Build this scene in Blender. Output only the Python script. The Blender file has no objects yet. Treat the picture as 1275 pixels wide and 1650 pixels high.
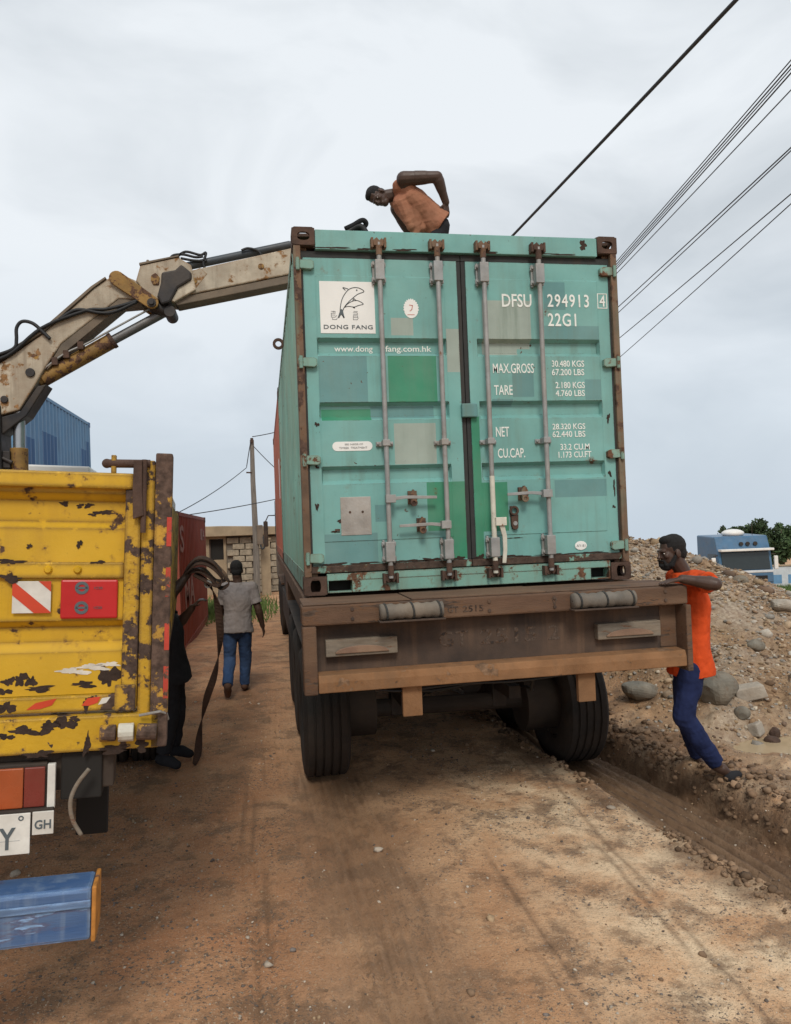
import bpy, math, random
import numpy as np
from mathutils import Vector, Matrix
random.seed(7); RNG = np.random.default_rng(11)
SC = bpy.context.scene
COL = SC.collection
PI = math.pi
rad = math.radians

# ------------------------------------------------------------------ camera
cam_d = bpy.data.cameras.new('camera'); cam = bpy.data.objects.new('camera', cam_d); COL.objects.link(cam)
def cam_axes(yaw, pitch, roll):
    f = Vector((math.sin(yaw)*math.cos(pitch), math.cos(yaw)*math.cos(pitch), math.sin(pitch)))
    r = Vector((math.cos(yaw), -math.sin(yaw), 0)); u = r.cross(f)
    cr, sr = math.cos(roll), math.sin(roll)
    return cr*r+sr*u, -sr*r+cr*u, f
_r, _u, _f = cam_axes(0.17525, 0.01969, -0.03787)
cam.matrix_world = Matrix(((_r.x, _u.x, -_f.x, -1.477), (_r.y, _u.y, -_f.y, -5.187), (_r.z, _u.z, -_f.z, 2.046), (0, 0, 0, 1)))
cam_d.sensor_fit = 'VERTICAL'; cam_d.sensor_height = 24.0; cam_d.lens = 24.0*1195.0/1650.0
cam_d.clip_start = 0.05; cam_d.clip_end = 5000
SC.camera = cam

# ------------------------------------------------------------------ world: hazy overcast sky
SUN_DIR = Vector((-0.08, -0.80, 0.80)).normalized()       # towards the sun
world = bpy.data.worlds.new('World'); SC.world = world; world.use_nodes = True
nt = world.node_tree; nt.nodes.clear()
def wn(t, **k):
    n = nt.nodes.new(t)
    for a, b in k.items(): setattr(n, a, b)
    return n
sky = wn('ShaderNodeTexSky', sky_type='NISHITA', sun_disc=False)
sky.sun_elevation = math.asin(SUN_DIR.z); sky.sun_rotation = math.atan2(SUN_DIR.x, SUN_DIR.y)
sky.dust_density = 4.0
tc = wn('ShaderNodeTexCoord'); mp = wn('ShaderNodeMapping'); mp.inputs['Scale'].default_value = (1.6, 1.6, 3.4)
mp.inputs['Location'].default_value = (0.35, 0.1, 0.2)
nz = wn('ShaderNodeTexNoise'); nz.inputs['Scale'].default_value = 1.5; nz.inputs['Detail'].default_value = 6; nz.inputs['Roughness'].default_value = 0.5; nz.inputs['Distortion'].default_value = 0.5
cr = wn('ShaderNodeValToRGB'); e = cr.color_ramp.elements
e[0].position = 0.36; e[0].color = (5.1, 5.5, 5.85, 1); e[1].position = 0.57; e[1].color = (7.15, 7.5, 7.8, 1)
sep = wn('ShaderNodeSeparateXYZ'); mr = wn('ShaderNodeMapRange'); mr.inputs[1].default_value = -0.02; mr.inputs[2].default_value = 0.34
hz = wn('ShaderNodeMix', data_type='RGBA'); hz.inputs[6].default_value = (4.9, 5.6, 6.35, 1)
mx = wn('ShaderNodeMix', data_type='RGBA'); mx.inputs[0].default_value = 0.93
bg = wn('ShaderNodeBackground'); bg.inputs['Strength'].default_value = 0.1
wo = wn('ShaderNodeOutputWorld')
lk = nt.links.new
lk(tc.outputs['Generated'], mp.inputs['Vector']); lk(mp.outputs[0], nz.inputs['Vector']); lk(nz.outputs[0], cr.inputs[0])
lk(tc.outputs['Generated'], sep.inputs[0]); lk(sep.outputs[2], mr.inputs[0]); lk(mr.outputs[0], hz.inputs[0]); lk(cr.outputs[0], hz.inputs[7])
lk(sky.outputs[0], mx.inputs[6]); lk(hz.outputs[2], mx.inputs[7]); lk(mx.outputs[2], bg.inputs[0]); lk(bg.outputs[0], wo.inputs[0])

sun_d = bpy.data.lights.new('sun', 'SUN'); sun = bpy.data.objects.new('sun', sun_d); COL.objects.link(sun)
sun_d.energy = 1.5; sun_d.angle = rad(16); sun_d.color = (1.0, 0.94, 0.84)
sun.rotation_euler = SUN_DIR.to_track_quat('Z', 'Y').to_euler()
SC.view_settings.view_transform = 'Standard'; SC.view_settings.look = 'None'
SC.view_settings.exposure = 0.32; SC.view_settings.gamma = 1.0; SC.view_settings.use_curve_mapping = False

# ------------------------------------------------------------------ materials
def mat(name, col, rough=0.75, metal=0.0, var=0.2, scale=5.0, chip=None, chipcol=(0.055, 0.03, 0.02), chipscale=7.0,
        streak=0.0, streakcol=(0.10, 0.05, 0.025), dust=0.0, dustcol=(0.34, 0.24, 0.15), bump=0.15, bscale=60.0, attr=None, spec=0.35, stretch=None, edge=0.0, edger=.012, dent=0.0):
    m = bpy.data.materials.new(name); m.use_nodes = True
    t = m.node_tree; N = t.nodes; N.clear(); L = t.links.new
    out = N.new('ShaderNodeOutputMaterial'); b = N.new('ShaderNodeBsdfPrincipled'); L(b.outputs[0], out.inputs[0])
    b.inputs['Metallic'].default_value = metal; b.inputs['Specular IOR Level'].default_value = spec
    tcn = N.new('ShaderNodeTexCoord'); oi = N.new('ShaderNodeObjectInfo')
    ad = N.new('ShaderNodeVectorMath'); ad.operation = 'MULTIPLY_ADD'
    cmb = N.new('ShaderNodeCombineXYZ')
    for i in range(3): L(oi.outputs['Random'], cmb.inputs[i])
    ad.inputs[1].default_value = (23, 17, 31); L(cmb.outputs[0], ad.inputs[0]); L(tcn.outputs['Object'], ad.inputs[2])
    vec = ad.outputs[0]
    if stretch:
        mpn = N.new('ShaderNodeMapping'); mpn.inputs['Scale'].default_value = stretch; L(vec, mpn.inputs['Vector']); vec_s = mpn.outputs[0]
    else: vec_s = vec
    def noise(s, d=5, r=0.6, v=None):
        n = N.new('ShaderNodeTexNoise'); n.inputs['Scale'].default_value = s; n.inputs['Detail'].default_value = d; n.inputs['Roughness'].default_value = r
        L(v or vec_s, n.inputs['Vector']); return n.outputs[0]
    def ramp(f, a, c):
        n = N.new('ShaderNodeMapRange'); n.inputs[1].default_value = a; n.inputs[2].default_value = c; L(f, n.inputs[0]); return n.outputs[0]
    def mix(f, a, c):
        n = N.new('ShaderNodeMix'); n.data_type = 'RGBA'
        for i, x in ((0, f), (6, a), (7, c)):
            if hasattr(x, 'links'): L(x, n.inputs[i])
            else: n.inputs[i].default_value = x if i == 0 else tuple(x)+((1,) if len(x) == 3 else ())
        return n.outputs[2]
    def mul(a, c):
        n = N.new('ShaderNodeMath'); n.operation = 'MULTIPLY'; L(a, n.inputs[0])
        if hasattr(c, 'links'): L(c, n.inputs[1])
        else: n.inputs[1].default_value = c
        return n.outputs[0]
    n1 = noise(scale)
    if attr:
        at = N.new('ShaderNodeAttribute'); at.attribute_name = attr; c0 = at.outputs['Color']
        dk = N.new('ShaderNodeMix'); dk.data_type = 'RGBA'; dk.blend_type = 'MULTIPLY'; dk.inputs[0].default_value = 1; L(c0, dk.inputs[6])
        g = mix(ramp(n1, .3, .7), (1-var,)*3, (1+var*.6,)*3); L(g, dk.inputs[7]); c = dk.outputs[2]
    else:
        c = mix(ramp(n1, .3, .7), tuple(x*(1-var) for x in col), tuple(min(1, x*(1+var*.6)) for x in col))
    rsock = None
    if streak:
        ms = N.new('ShaderNodeMapping'); ms.inputs['Scale'].default_value = (1, 1, 0.07); L(vec, ms.inputs['Vector'])
        f = mul(mul(ramp(noise(14, 4, .6, ms.outputs[0]), .5, .75), ramp(noise(1.7), .35, .65)), streak); c = mix(f, c, streakcol)
    if dust: c = mix(mul(ramp(noise(2.3), .35, .7), dust), c, dustcol)
    if chip is not None:
        n = noise(chipscale, 8, .66); f = ramp(n, 1-chip, 1-chip+.02)
        c = mix(mul(ramp(n, 1-chip-.05, 1-chip), .6), c, tuple(.45*a_+.55*b2_ for a_, b2_ in zip(col, (.17, .075, .025))))
        if edge:
            bv = N.new('ShaderNodeBevel'); bv.samples = 4; bv.inputs['Radius'].default_value = edger; ge = N.new('ShaderNodeNewGeometry'); dt = N.new('ShaderNodeVectorMath'); dt.operation = 'DOT_PRODUCT'; L(bv.outputs[0], dt.inputs[0]); L(ge.outputs['Normal'], dt.inputs[1])
            em = mul(ramp(dt.outputs['Value'], .985, .86), ramp(noise(chipscale*1.7, 6, .7), .62-.25*edge, .66-.25*edge)); mxm = N.new('ShaderNodeMath'); mxm.operation = 'MAXIMUM'; L(f, mxm.inputs[0]); L(em, mxm.inputs[1]); f = mxm.outputs[0]
        fl = ramp(noise(chipscale*6, 3, .6), .70, .72); mxm = N.new('ShaderNodeMath'); mxm.operation = 'MAXIMUM'; L(f, mxm.inputs[0]); L(mul(fl, ramp(noise(chipscale*.4, 3), .42, .58)), mxm.inputs[1]); f = mxm.outputs[0]
        c = mix(f, c, mix(ramp(noise(chipscale*5), .35, .65), chipcol, tuple(x*2.4 for x in chipcol)))
        rm = N.new('ShaderNodeMapRange'); rm.inputs[3].default_value = rough; rm.inputs[4].default_value = .92; L(f, rm.inputs[0]); rsock = rm.outputs[0]
    L(c, b.inputs['Base Color'])
    if rsock: L(rsock, b.inputs['Roughness'])
    else:
        rm = N.new('ShaderNodeMapRange'); rm.inputs[1].default_value = .3; rm.inputs[2].default_value = .7
        rm.inputs[3].default_value = max(0.02, rough-.08); rm.inputs[4].default_value = min(1, rough+.08); L(n1, rm.inputs[0]); L(rm.outputs[0], b.inputs['Roughness'])
    if bump:
        bn = N.new('ShaderNodeBump'); bn.inputs['Strength'].default_value = bump; bn.inputs['Distance'].default_value = .01
        hsrc = noise(bscale, 4)
        if dent:
            b2 = N.new('ShaderNodeBump'); b2.inputs['Strength'].default_value = dent; b2.inputs['Distance'].default_value = .06; L(noise(2.2, 2, .5, vec), b2.inputs['Height']); L(b2.outputs[0], bn.inputs['Normal'])
        L(hsrc, bn.inputs['Height']); L(bn.outputs[0], b.inputs['Normal'])
    return m
RUST = (0.06, 0.03, 0.018)
M = {}
def teal(n, c, **k): return mat(n, c, .55, var=.17, scale=2.2, chip=.315, chipcol=RUST, chipscale=4.5, streak=.6, streakcol=(.12, .17, .13), dust=.16, dustcol=(.32, .36, .30), bump=.08, bscale=30, dent=.3, edge=.5, edger=.006, **k)
M['teal'] = teal('faded_teal_paint', (0.165, 0.38, 0.355))
M['teal_dark'] = teal('dark_teal_patch_paint', (0.115, 0.265, 0.265))
M['green'] = teal('green_patch_paint', (0.038, 0.235, 0.135))
M['beige'] = teal('beige_patch_paint', (0.32, 0.38, 0.335))
M['teal_side'] = mat('weathered_teal_side_paint', (0.22, 0.42, 0.34), .7, var=.2, scale=2, chip=.33, chipcol=RUST, chipscale=5, streak=.55, streakcol=(.16, .1, .06), dust=.3)
M['teal_rusty'] = mat('rust_streaked_teal_paint', (0.19, 0.38, 0.32), .7, var=.2, scale=3, chip=.44, chipcol=(.07, .035, .02), chipscale=6, streak=.8, streakcol=(.13, .06, .03), dust=.25, edge=1.0, edger=.012)
M['rust_post'] = mat('rusted_post_steel', (0.16, 0.10, 0.065), .85, var=.4, scale=5, chip=.46, chipcol=(.05, .03, .022), chipscale=6, streak=.7, streakcol=(.18, .24, .17))
M['rust_dark'] = mat('dark_rusted_casting', (0.085, 0.05, 0.036), .85, var=.45, scale=12, bump=.4)
M['gasket'] = mat('weathered_rubber_gasket', (0.035, 0.037, 0.036), .8, var=.3, scale=14, streak=.5, streakcol=(.09, .06, .04))
M['gasket_rust'] = mat('rusty_sill_gasket', (0.075, 0.05, 0.038), .9, var=.5, scale=16, chip=.4, chipcol=(.09, .16, .13), bump=.5)
M['galv'] = mat('galvanised_grey_steel', (0.30, 0.31, 0.31), .5, .25, var=.25, scale=9, chip=.33, chipcol=(.12, .07, .045), chipscale=11, dust=.3)
M['galv_white'] = mat('white_painted_rod', (0.55, 0.53, 0.45), .6, 0, var=.2, scale=9, chip=.36, chipcol=(.14, .07, .04), chipscale=12)
M['alu'] = mat('scuffed_aluminium_plate', (0.42, 0.40, 0.37), .42, .55, var=.3, scale=5, dust=.35)
M['white'] = mat('white_lettering_paint', (0.74, 0.76, 0.72), .6, var=.1, scale=18, chip=.33, chipcol=(.14, .3, .26), chipscale=22, bump=0)
M['decal_white'] = mat('white_decal_film', (0.76, 0.76, 0.73), .5, var=.06, scale=4, bump=0)
M['ink'] = mat('dark_grey_print', (0.09, 0.11, 0.12), .6, var=.1, bump=0)
M['ink_soft'] = mat('pale_grey_print', (0.33, 0.34, 0.34), .6, var=.1, bump=0)
M['ink_red'] = mat('faded_red_print', (0.55, 0.2, 0.15), .6, var=.1, bump=0)
M['void'] = mat('near_black_fill', (0.02, 0.018, 0.016), .9, var=.2, bump=0)
M['roof'] = mat('dusty_container_roof', (0.12, 0.2, 0.17), .8, var=.3, scale=3, dust=.5)
M['red_side'] = mat('red_oxide_container_paint', (0.27, 0.055, 0.035), .65, var=.2, scale=2, chip=.3, chipcol=RUST, chipscale=5, streak=.5, dust=.15)
M['red_faded'] = mat('faded_red_container_paint', (0.42, 0.12, 0.075), .7, var=.2, scale=2, chip=.3, chipcol=RUST, streak=.5, dust=.25)
M['blue_side'] = mat('sun_bleached_blue_paint', (0.13, 0.28, 0.45), .6, var=.15, scale=2, streak=.3, dust=.05)
M['blue_dark'] = mat('deep_blue_touch_up_paint', (0.06, 0.15, 0.30), .6, var=.15, scale=2, streak=.2)
M['frame_wood'] = mat('rust_brown_trailer_steel', (0.12, 0.068, 0.043), .85, var=.35, scale=4, stretch=(.6, 1.5, 2.6), chip=.42, chipcol=(.05, .034, .025), chipscale=5, dust=.4, dustcol=(.22, .14, .085), bump=.35, edge=.8, edger=.015, dent=.3)
M['frame_dark'] = mat('grimy_dark_trailer_steel', (0.05, 0.037, 0.031), .85, var=.4, scale=3, dust=.4, dustcol=(.2, .12, .075), streak=.5, streakcol=(.24, .14, .08))
M['frame_lit'] = mat('muddy_lit_flange_steel', (0.23, 0.115, 0.052), .9, var=.4, scale=4, chip=.40, chipcol=(.10, .06, .035), chipscale=5, dent=.4, streak=.6, streakcol=(.14, .085, .05), dust=.4, dustcol=(.27, .16, .085), bump=.3)  # mud on the flange; its lit orange look is put into the colour
M['chassis'] = mat('black_greasy_chassis', (0.03, 0.025, 0.022), .8, var=.4, scale=4, dust=.3, dustcol=(.13, .085, .055))
M['tyre'] = mat('dusty_tyre_rubber', (0.018, 0.017, 0.016), .9, var=.4, scale=6, dust=.6, dustcol=(.07, .048, .034), bump=.4)
M['rim'] = mat('dusty_steel_rim', (0.13, 0.10, 0.08), .8, .1, var=.4, scale=6, dust=.5)
M['rubber_roll'] = mat('grey_tarpaulin_roll', (0.12, 0.115, 0.105), .85, var=.35, scale=9, dust=.35, bump=.5, bscale=20)
M['lamp_board'] = mat('dirty_lamp_board', (0.17, 0.148, 0.12), .85, var=.35, scale=9, stretch=(1, 1, 5), chip=.38, chipcol=(.08, .045, .03), dust=.3)
M['lamp_red'] = mat('dusty_red_lens', (0.17, 0.095, 0.07), .5, var=.3, scale=12, dust=.6)
M['scrawl'] = mat('faded_dark_scrawl', (0.036, 0.027, 0.023), .9, var=.4, scale=12, chip=.55, chipcol=(.05, .036, .028), chipscale=16, bump=0)
YEL = (0.57, 0.335, 0.014)
M['yellow'] = mat('chipped_yellow_paint', YEL, .5, var=.12, scale=3, chip=.385, chipcol=(.045, .025, .016), chipscale=9, streak=.4, streakcol=(.3, .15, .02), dust=.1, dustcol=(.5, .36, .12), bump=.1, edge=1.0, edger=.03, dent=.35)
M['yellow_worn'] = mat('badly_chipped_yellow_paint', (0.53, 0.31, 0.018), .55, var=.2, scale=4, chip=.475, chipcol=(.04, .026, .02), chipscale=8, streak=.2, dust=.1, bump=.3, edge=1.0, edger=.02)
M['yellow_post'] = mat('rusted_yellow_post', (0.5, 0.28, 0.03), .7, var=.3, scale=4, chip=.57, chipcol=(.05, .032, .024), chipscale=7, dust=.2, bump=.35, edge=1.2, edger=.02)
M['yellow_line'] = mat('yellow_line_scraped_paint', (0.55, 0.325, 0.018), .55, var=.2, scale=3, chip=.44, chipcol=(.04, .026, .02), chipscale=6, bump=.2, edge=1.0, edger=.025, dent=.3)
M['sig_worn'] = mat('worn_red_tape', (.45, .05, .03), .6, var=.2, scale=9, chip=.44, chipcol=(.06, .035, .025), chipscale=14)
M['wall_letter'] = mat('faded_pale_lettering', (.42, .27, .24), .8, var=.3, scale=9, chip=.42, chipcol=(.12, .03, .02), chipscale=9)
M['yellow_clean'] = mat('plain_yellow_paint', YEL, .5, var=.3, scale=20)
M['bare_rust'] = mat('bare_rusted_patch', (.042, .026, .019), .9, var=.5, scale=25, bump=.5)
M['bare_white'] = mat('scraped_white_primer', (.62, .58, .5), .7, var=.3, scale=20)
M['sig_red'] = mat('red_reflective_film', (0.48, 0.02, 0.02), .4, var=.12, scale=6, bump=0)
M['sig_orange'] = mat('orange_red_film', (0.55, 0.06, 0.025), .45, var=.12, scale=6, bump=0)
M['plate'] = mat('grubby_white_plate', (0.68, 0.67, 0.62), .5, var=.18, scale=12, dust=.25, bump=0)
M['lens_red'] = mat('dark_red_lamp_lens', (0.16, 0.012, 0.012), .25, var=.2, scale=6, dust=.2, bump=0, spec=.5)
M['lens_amber'] = mat('dark_orange_lamp_lens', (0.33, 0.06, 0.012), .25, var=.2, scale=6, dust=.2, bump=0, spec=.5)
M['blue_bar'] = mat('scraped_blue_bumper_paint', (0.05, 0.115, 0.27), .45, .1, var=.3, scale=3, chip=.44, chipcol=(.12, .19, .30), chipscale=7, stretch=(.35, 1, 2.2), edge=1, edger=.02, streak=.9, streakcol=(.34, .42, .50), dust=.6, dustcol=(.20, .27, .36), dent=.5)
M['orange_rust'] = mat('orange_rusty_end_cap', (0.48, 0.2, 0.04), .7, var=.35, scale=14, chip=.4, chipcol=(.1, .05, .03))
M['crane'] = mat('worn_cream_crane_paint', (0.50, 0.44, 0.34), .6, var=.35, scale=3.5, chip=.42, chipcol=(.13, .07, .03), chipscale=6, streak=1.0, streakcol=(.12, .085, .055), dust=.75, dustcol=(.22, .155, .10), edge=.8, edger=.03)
M['crane_dark'] = mat('grimy_shaded_boom_paint', (0.15, 0.12, 0.09), .75, var=.4, scale=4, dust=.25)  # crane grime, with the boom undersides' shade mixed into the tone
M['crane_yellow'] = mat('rusty_yellow_cylinder_paint', (0.30, 0.165, 0.035), .65, var=.4, scale=5, dust=.4, dustcol=(.2, .14, .08), chip=.47, chipcol=(.06, .032, .02), chipscale=9)
M['grease'] = mat('black_greasy_steel', (0.022, 0.022, 0.025), .55, .2, var=.4, scale=8, dust=.15)
M['steel_rod'] = mat('polished_cylinder_rod', (0.42, 0.44, 0.46), .32, .8, var=.15, scale=5, bump=.03)
M['steel_dull'] = mat('dull_grey_rod_steel', (0.15, 0.155, 0.16), .45, .5, var=.25, scale=7, dust=.2)
M['hose'] = mat('black_hydraulic_hose', (0.018, 0.019, 0.021), .55, var=.3, scale=9, bump=0)
M['bluegrey'] = mat('blue_black_extension_tube', (0.045, 0.06, 0.075), .5, .2, var=.25, scale=6, dust=.1)
M['cabwhite'] = mat('white_cab_paint', (0.72, 0.72, 0.69), .4, var=.08, scale=3, dust=.15, bump=0)
M['cabblue'] = mat('blue_cab_paint', (0.05, 0.135, 0.24), .35, var=.2, scale=2, dust=.12, bump=0)
M['cabgrey'] = mat('dark_tractor_cab_paint', (0.10, 0.085, 0.075), .5, var=.2, scale=3, dust=.4, bump=0)
M['glass'] = mat('dark_window_glass', (0.02, 0.028, 0.03), .08, var=.1, bump=0, spec=.5)
M['pole'] = mat('weathered_timber_pole', (0.20, 0.175, 0.15), .9, var=.35, scale=8, stretch=(3, 3, .3), bump=.3)
M['wire'] = mat('dark_cable_sheath', (0.045, 0.048, 0.052), .7, var=.1, bump=0)
M['block'] = mat('sandcrete_block', (0.34, 0.285, 0.21), .9, var=.4, scale=8, bump=.4)
M['plaster'] = mat('beige_plaster', (0.34, 0.26, 0.17), .9, var=.25, scale=2, streak=.4, streakcol=(.16, .12, .09), bump=.25)
M['mortar'] = mat('grey_brown_mortar', (0.20, 0.165, 0.13), .95, var=.3, scale=6)
M['farwall'] = mat('pale_painted_wall', (0.55, 0.58, 0.6), .85, var=.15, scale=2, streak=.3, streakcol=(.3, .3, .3))
M['skin'] = mat('dark_brown_skin', (0.062, 0.034, 0.024), .5, var=.18, scale=14, bump=.05, spec=.4)
M['hair'] = mat('black_hair', (0.012, 0.011, 0.011), .85, var=.3, scale=60, bump=.7, bscale=170)
M['eyewhite'] = mat('eye_white', (0.55, 0.5, 0.45), .3, var=.05, bump=0)
def cloth(n, c, **k): return mat(n, c, .92, var=.22, scale=7, bump=.55, bscale=16, spec=.15, **k)
M['orange_tee'] = cloth('bright_orange_cotton', (0.60, 0.075, 0.018))
M['navy'] = cloth('navy_track_trousers', (0.017, 0.025, 0.075))
M['rust_tee'] = cloth('faded_rust_cotton', (0.33, 0.14, 0.085), dust=.35)
M['black_cloth'] = cloth('black_cloth', (0.024, 0.024, 0.027))
M['grey_tee'] = cloth('grey_cotton', (0.21, 0.19, 0.19), dust=.2)
M['jeans'] = cloth('blue_denim', (0.035, 0.07, 0.16), dust=.25, dustcol=(.1, .14, .2))
M['shoe'] = mat('brown_shoe_leather', (0.09, 0.045, 0.028), .8, var=.3, scale=9)
M['strap'] = mat('worn_brown_webbing', (0.055, 0.03, 0.02), .9, var=.45, scale=9, stretch=(1, 1, 1), bump=.5)
M['strap_light'] = mat('tan_webbing_edge', (0.19, 0.11, 0.065), .9, var=.45, scale=12, bump=.5)
M['leaf'] = mat('green_leaf', (0.05, 0.10, 0.03), .75, var=.5, scale=1.2, bump=0, attr='col')
M['bark'] = mat('tree_bark', (0.11, 0.085, 0.065), .95, var=.3, scale=9, bump=.5)
M['grass'] = mat('grass_blade', (0.11, 0.17, 0.045), .85, var=.4, scale=2, bump=0)
M['stone'] = mat('loose_stone', (.3, .25, .2), .92, var=.25, scale=30, attr='col', bump=.3, bscale=80)
M['boulder'] = mat('lichen_grey_boulder', (0.165, 0.155, 0.13), .92, var=.45, scale=9, chip=.4, chipcol=(.08, .07, .05), bump=.9, bscale=22, dust=.4)
M['concrete'] = mat('broken_concrete', (0.36, 0.32, 0.27), .92, var=.3, scale=9, bump=.8, bscale=26, dust=.4)
M['mudwater'] = mat('milky_puddle_water', (0.42, 0.32, 0.2), .12, var=.06, scale=3, bump=.02, spec=.5)

# ------------------------------------------------------------------ mesh helpers
def V(*a): return Vector(a)
class MB:
    def __init__(s): s.v = []; s.f = []; s.m = []
    def add(s, vs, fs, mi=0):
        k = len(s.v); s.v += [tuple(x) for x in vs]; s.f += [tuple(i+k for i in q) for q in fs]; s.m += [mi]*len(fs); return s
    def bx(s, x0, x1, y0, y1, z0, z1, mi=0, R=None, c=None):
        vs = [Vector((x, y, z)) for z in (z0, z1) for y in (y0, y1) for x in (x0, x1)]
        if R is not None:
            c = Vector(c) if c is not None else Vector(((x0+x1)/2, (y0+y1)/2, (z0+z1)/2)); vs = [R @ (q-c)+c for q in vs]
        return s.add(vs, [(0, 2, 3, 1), (4, 5, 7, 6), (0, 1, 5, 4), (2, 6, 7, 3), (0, 4, 6, 2), (1, 3, 7, 5)], mi)
    def tube(s, pts, r, n=8, mi=0, caps=True):
        pts = [Vector(q) for q in pts]; rs = r if isinstance(r, (list, tuple)) else [r]*len(pts)
        T = []
        for i in range(len(pts)):
            a = pts[max(0, i-1)]; b = pts[min(len(pts)-1, i+1)]; d = b-a
            T.append(d.normalized() if d.length > 1e-9 else (T[-1] if T else Vector((0, 0, 1))))
        up = Vector((0, 0, 1)) if abs(T[0].z) < .9 else Vector((1, 0, 0))
        nrm = (up-T[0]*up.dot(T[0])).normalized(); vs = []
        for i, q in enumerate(pts):
            nrm = nrm-T[i]*nrm.dot(T[i]); nrm = nrm.normalized() if nrm.length > 1e-6 else T[i].orthogonal().normalized(); b = T[i].cross(nrm)
            for k in range(n):
                a = 2*PI*k/n; vs.append(q+(nrm*math.cos(a)+b*math.sin(a))*rs[i])
        fs = [(i*n+k, i*n+(k+1) % n, (i+1)*n+(k+1) % n, (i+1)*n+k) for i in range(len(pts)-1) for k in range(n)]
        if caps: fs += [tuple(range(n-1, -1, -1)), tuple((len(pts)-1)*n+k for k in range(n))]
        return s.add(vs, fs, mi)
    def cyl(s, a, b, r, r1=None, n=14, mi=0): return s.tube([a, b], [r, r if r1 is None else r1], n, mi)
    def capsule(s, a, b, r0, r1, n=12, k=4):
        a, b = Vector(a), Vector(b); d = b-a
        if d.length < 1e-5: d = Vector((0, 0, 1e-4)); b = a+d
        t = d.normalized(); pts = []; rs = []
        for i in range(k): q = PI/2*(1-i/k); pts.append(a-t*r0*math.sin(q)); rs.append(max(1e-4, r0*math.cos(q)))
        pts.append(a); rs.append(r0); pts.append(b); rs.append(r1)
        for i in range(1, k+1): q = PI/2*i/k; pts.append(b+t*r1*math.sin(q)); rs.append(max(1e-4, r1*math.cos(q)))
        return s.tube(pts, rs, n)
    def ell(s, c, r, R=None, n=14, m=8, mi=0):
        c = Vector(c); R = R or Matrix.Identity(3); vs = []
        for i in range(1, m):
            t = PI*i/m
            for k in range(n):
                p = 2*PI*k/n; vs.append(c+R @ Vector((r[0]*math.sin(t)*math.cos(p), r[1]*math.sin(t)*math.sin(p), r[2]*math.cos(t))))
        a = len(vs); vs += [c+R @ Vector((0, 0, r[2])), c+R @ Vector((0, 0, -r[2]))]
        fs = [(i*n+k, (i+1)*n+k, (i+1)*n+(k+1) % n, i*n+(k+1) % n) for i in range(m-2) for k in range(n)]
        fs += [(a, k, (k+1) % n) for k in range(n)]+[(a+1, (m-2)*n+(k+1) % n, (m-2)*n+k) for k in range(n)]
        return s.add(vs, fs, mi)
    def prism(s, poly, o, u, v, t, mi=0):
        o, u, v = Vector(o), Vector(u), Vector(v); w = u.cross(v).normalized()*t; n = len(poly)
        vs = [o+u*a+v*b for a, b in poly]; vs += [q+w for q in vs]
        return s.add(vs, [tuple(range(n-1, -1, -1)), tuple(range(n, 2*n))]+[(i, (i+1) % n, n+(i+1) % n, n+i) for i in range(n)], mi)
    def lathe(s, prof, o, ax, n=28, mi=0, close=False):
        o, ax = Vector(o), Vector(ax).normalized(); u = ax.orthogonal().normalized(); w = ax.cross(u); vs = []
        for r, h in prof:
            for k in range(n): a = 2*PI*k/n; vs.append(o+ax*h+(u*math.cos(a)+w*math.sin(a))*r)
        R = len(prof)
        fs = [(i*n+k, ((i+1) % R)*n+k, ((i+1) % R)*n+(k+1) % n, i*n+(k+1) % n) for i in range(R if close else R-1) for k in range(n)]
        return s.add(vs, fs, mi)
    def ribbon(s, pts, wd, th, mi=0):
        pts = [Vector(q) for q in pts]; n = len(pts); vs = []
        wds = wd if isinstance(wd, list) else [wd]*n
        for i, q in enumerate(pts):
            t = (pts[min(n-1, i+1)]-pts[max(0, i-1)]).normalized(); w = Vector(wds[i]); w = w-t*w.dot(t); nn = t.cross(w).normalized()*th
            vs += [q-w+nn, q+w+nn, q+w-nn, q-w-nn]
        fs = [(i*4+k, i*4+(k+1) % 4, i*4+4+(k+1) % 4, i*4+4+k) for i in range(n-1) for k in range(4)]+[(3, 2, 1, 0), tuple((n-1)*4+k for k in range(4))]
        return s.add(vs, fs, mi)
    def mesh(s, name, mats, smooth=False):
        me = bpy.data.meshes.new(name); me.from_pydata(s.v, [], s.f)
        for q in (mats if isinstance(mats, (list, tuple)) else [mats]): me.materials.append(M[q] if isinstance(q, str) else q)
        if len(me.materials) > 1: me.polygons.foreach_set('material_index', s.m)
        if smooth: me.shade_smooth() if smooth is True else me.set_sharp_from_angle(angle=smooth)
        return me
    def build(s, name, mats, parent=None, bevel=0.0, smooth=False):
        return link(name, s.mesh(name, mats, smooth), parent, bevel)
def link(name, me, parent=None, bevel=0.0):
    o = bpy.data.objects.new(name, me); COL.objects.link(o)
    if parent is not None: o.parent = parent
    if bevel:
        b = o.modifiers.new('bevel', 'BEVEL'); b.width = bevel; b.segments = 2; b.limit_method = 'ANGLE'; b.angle_limit = rad(40)
    return o
def tag(o, label, cat, group=None, kind=None):
    o['label'] = label; o['category'] = cat
    if group: o['group'] = group
    if kind: o['kind'] = kind
    return o
def thing(name, label, cat, loc=(0, 0, 0), rot=(0, 0, 0), group=None):
    o = bpy.data.objects.new(name, None); COL.objects.link(o); o.location = loc; o.rotation_euler = rot; o.empty_display_size = .2
    return tag(o, label, cat, group)
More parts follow.
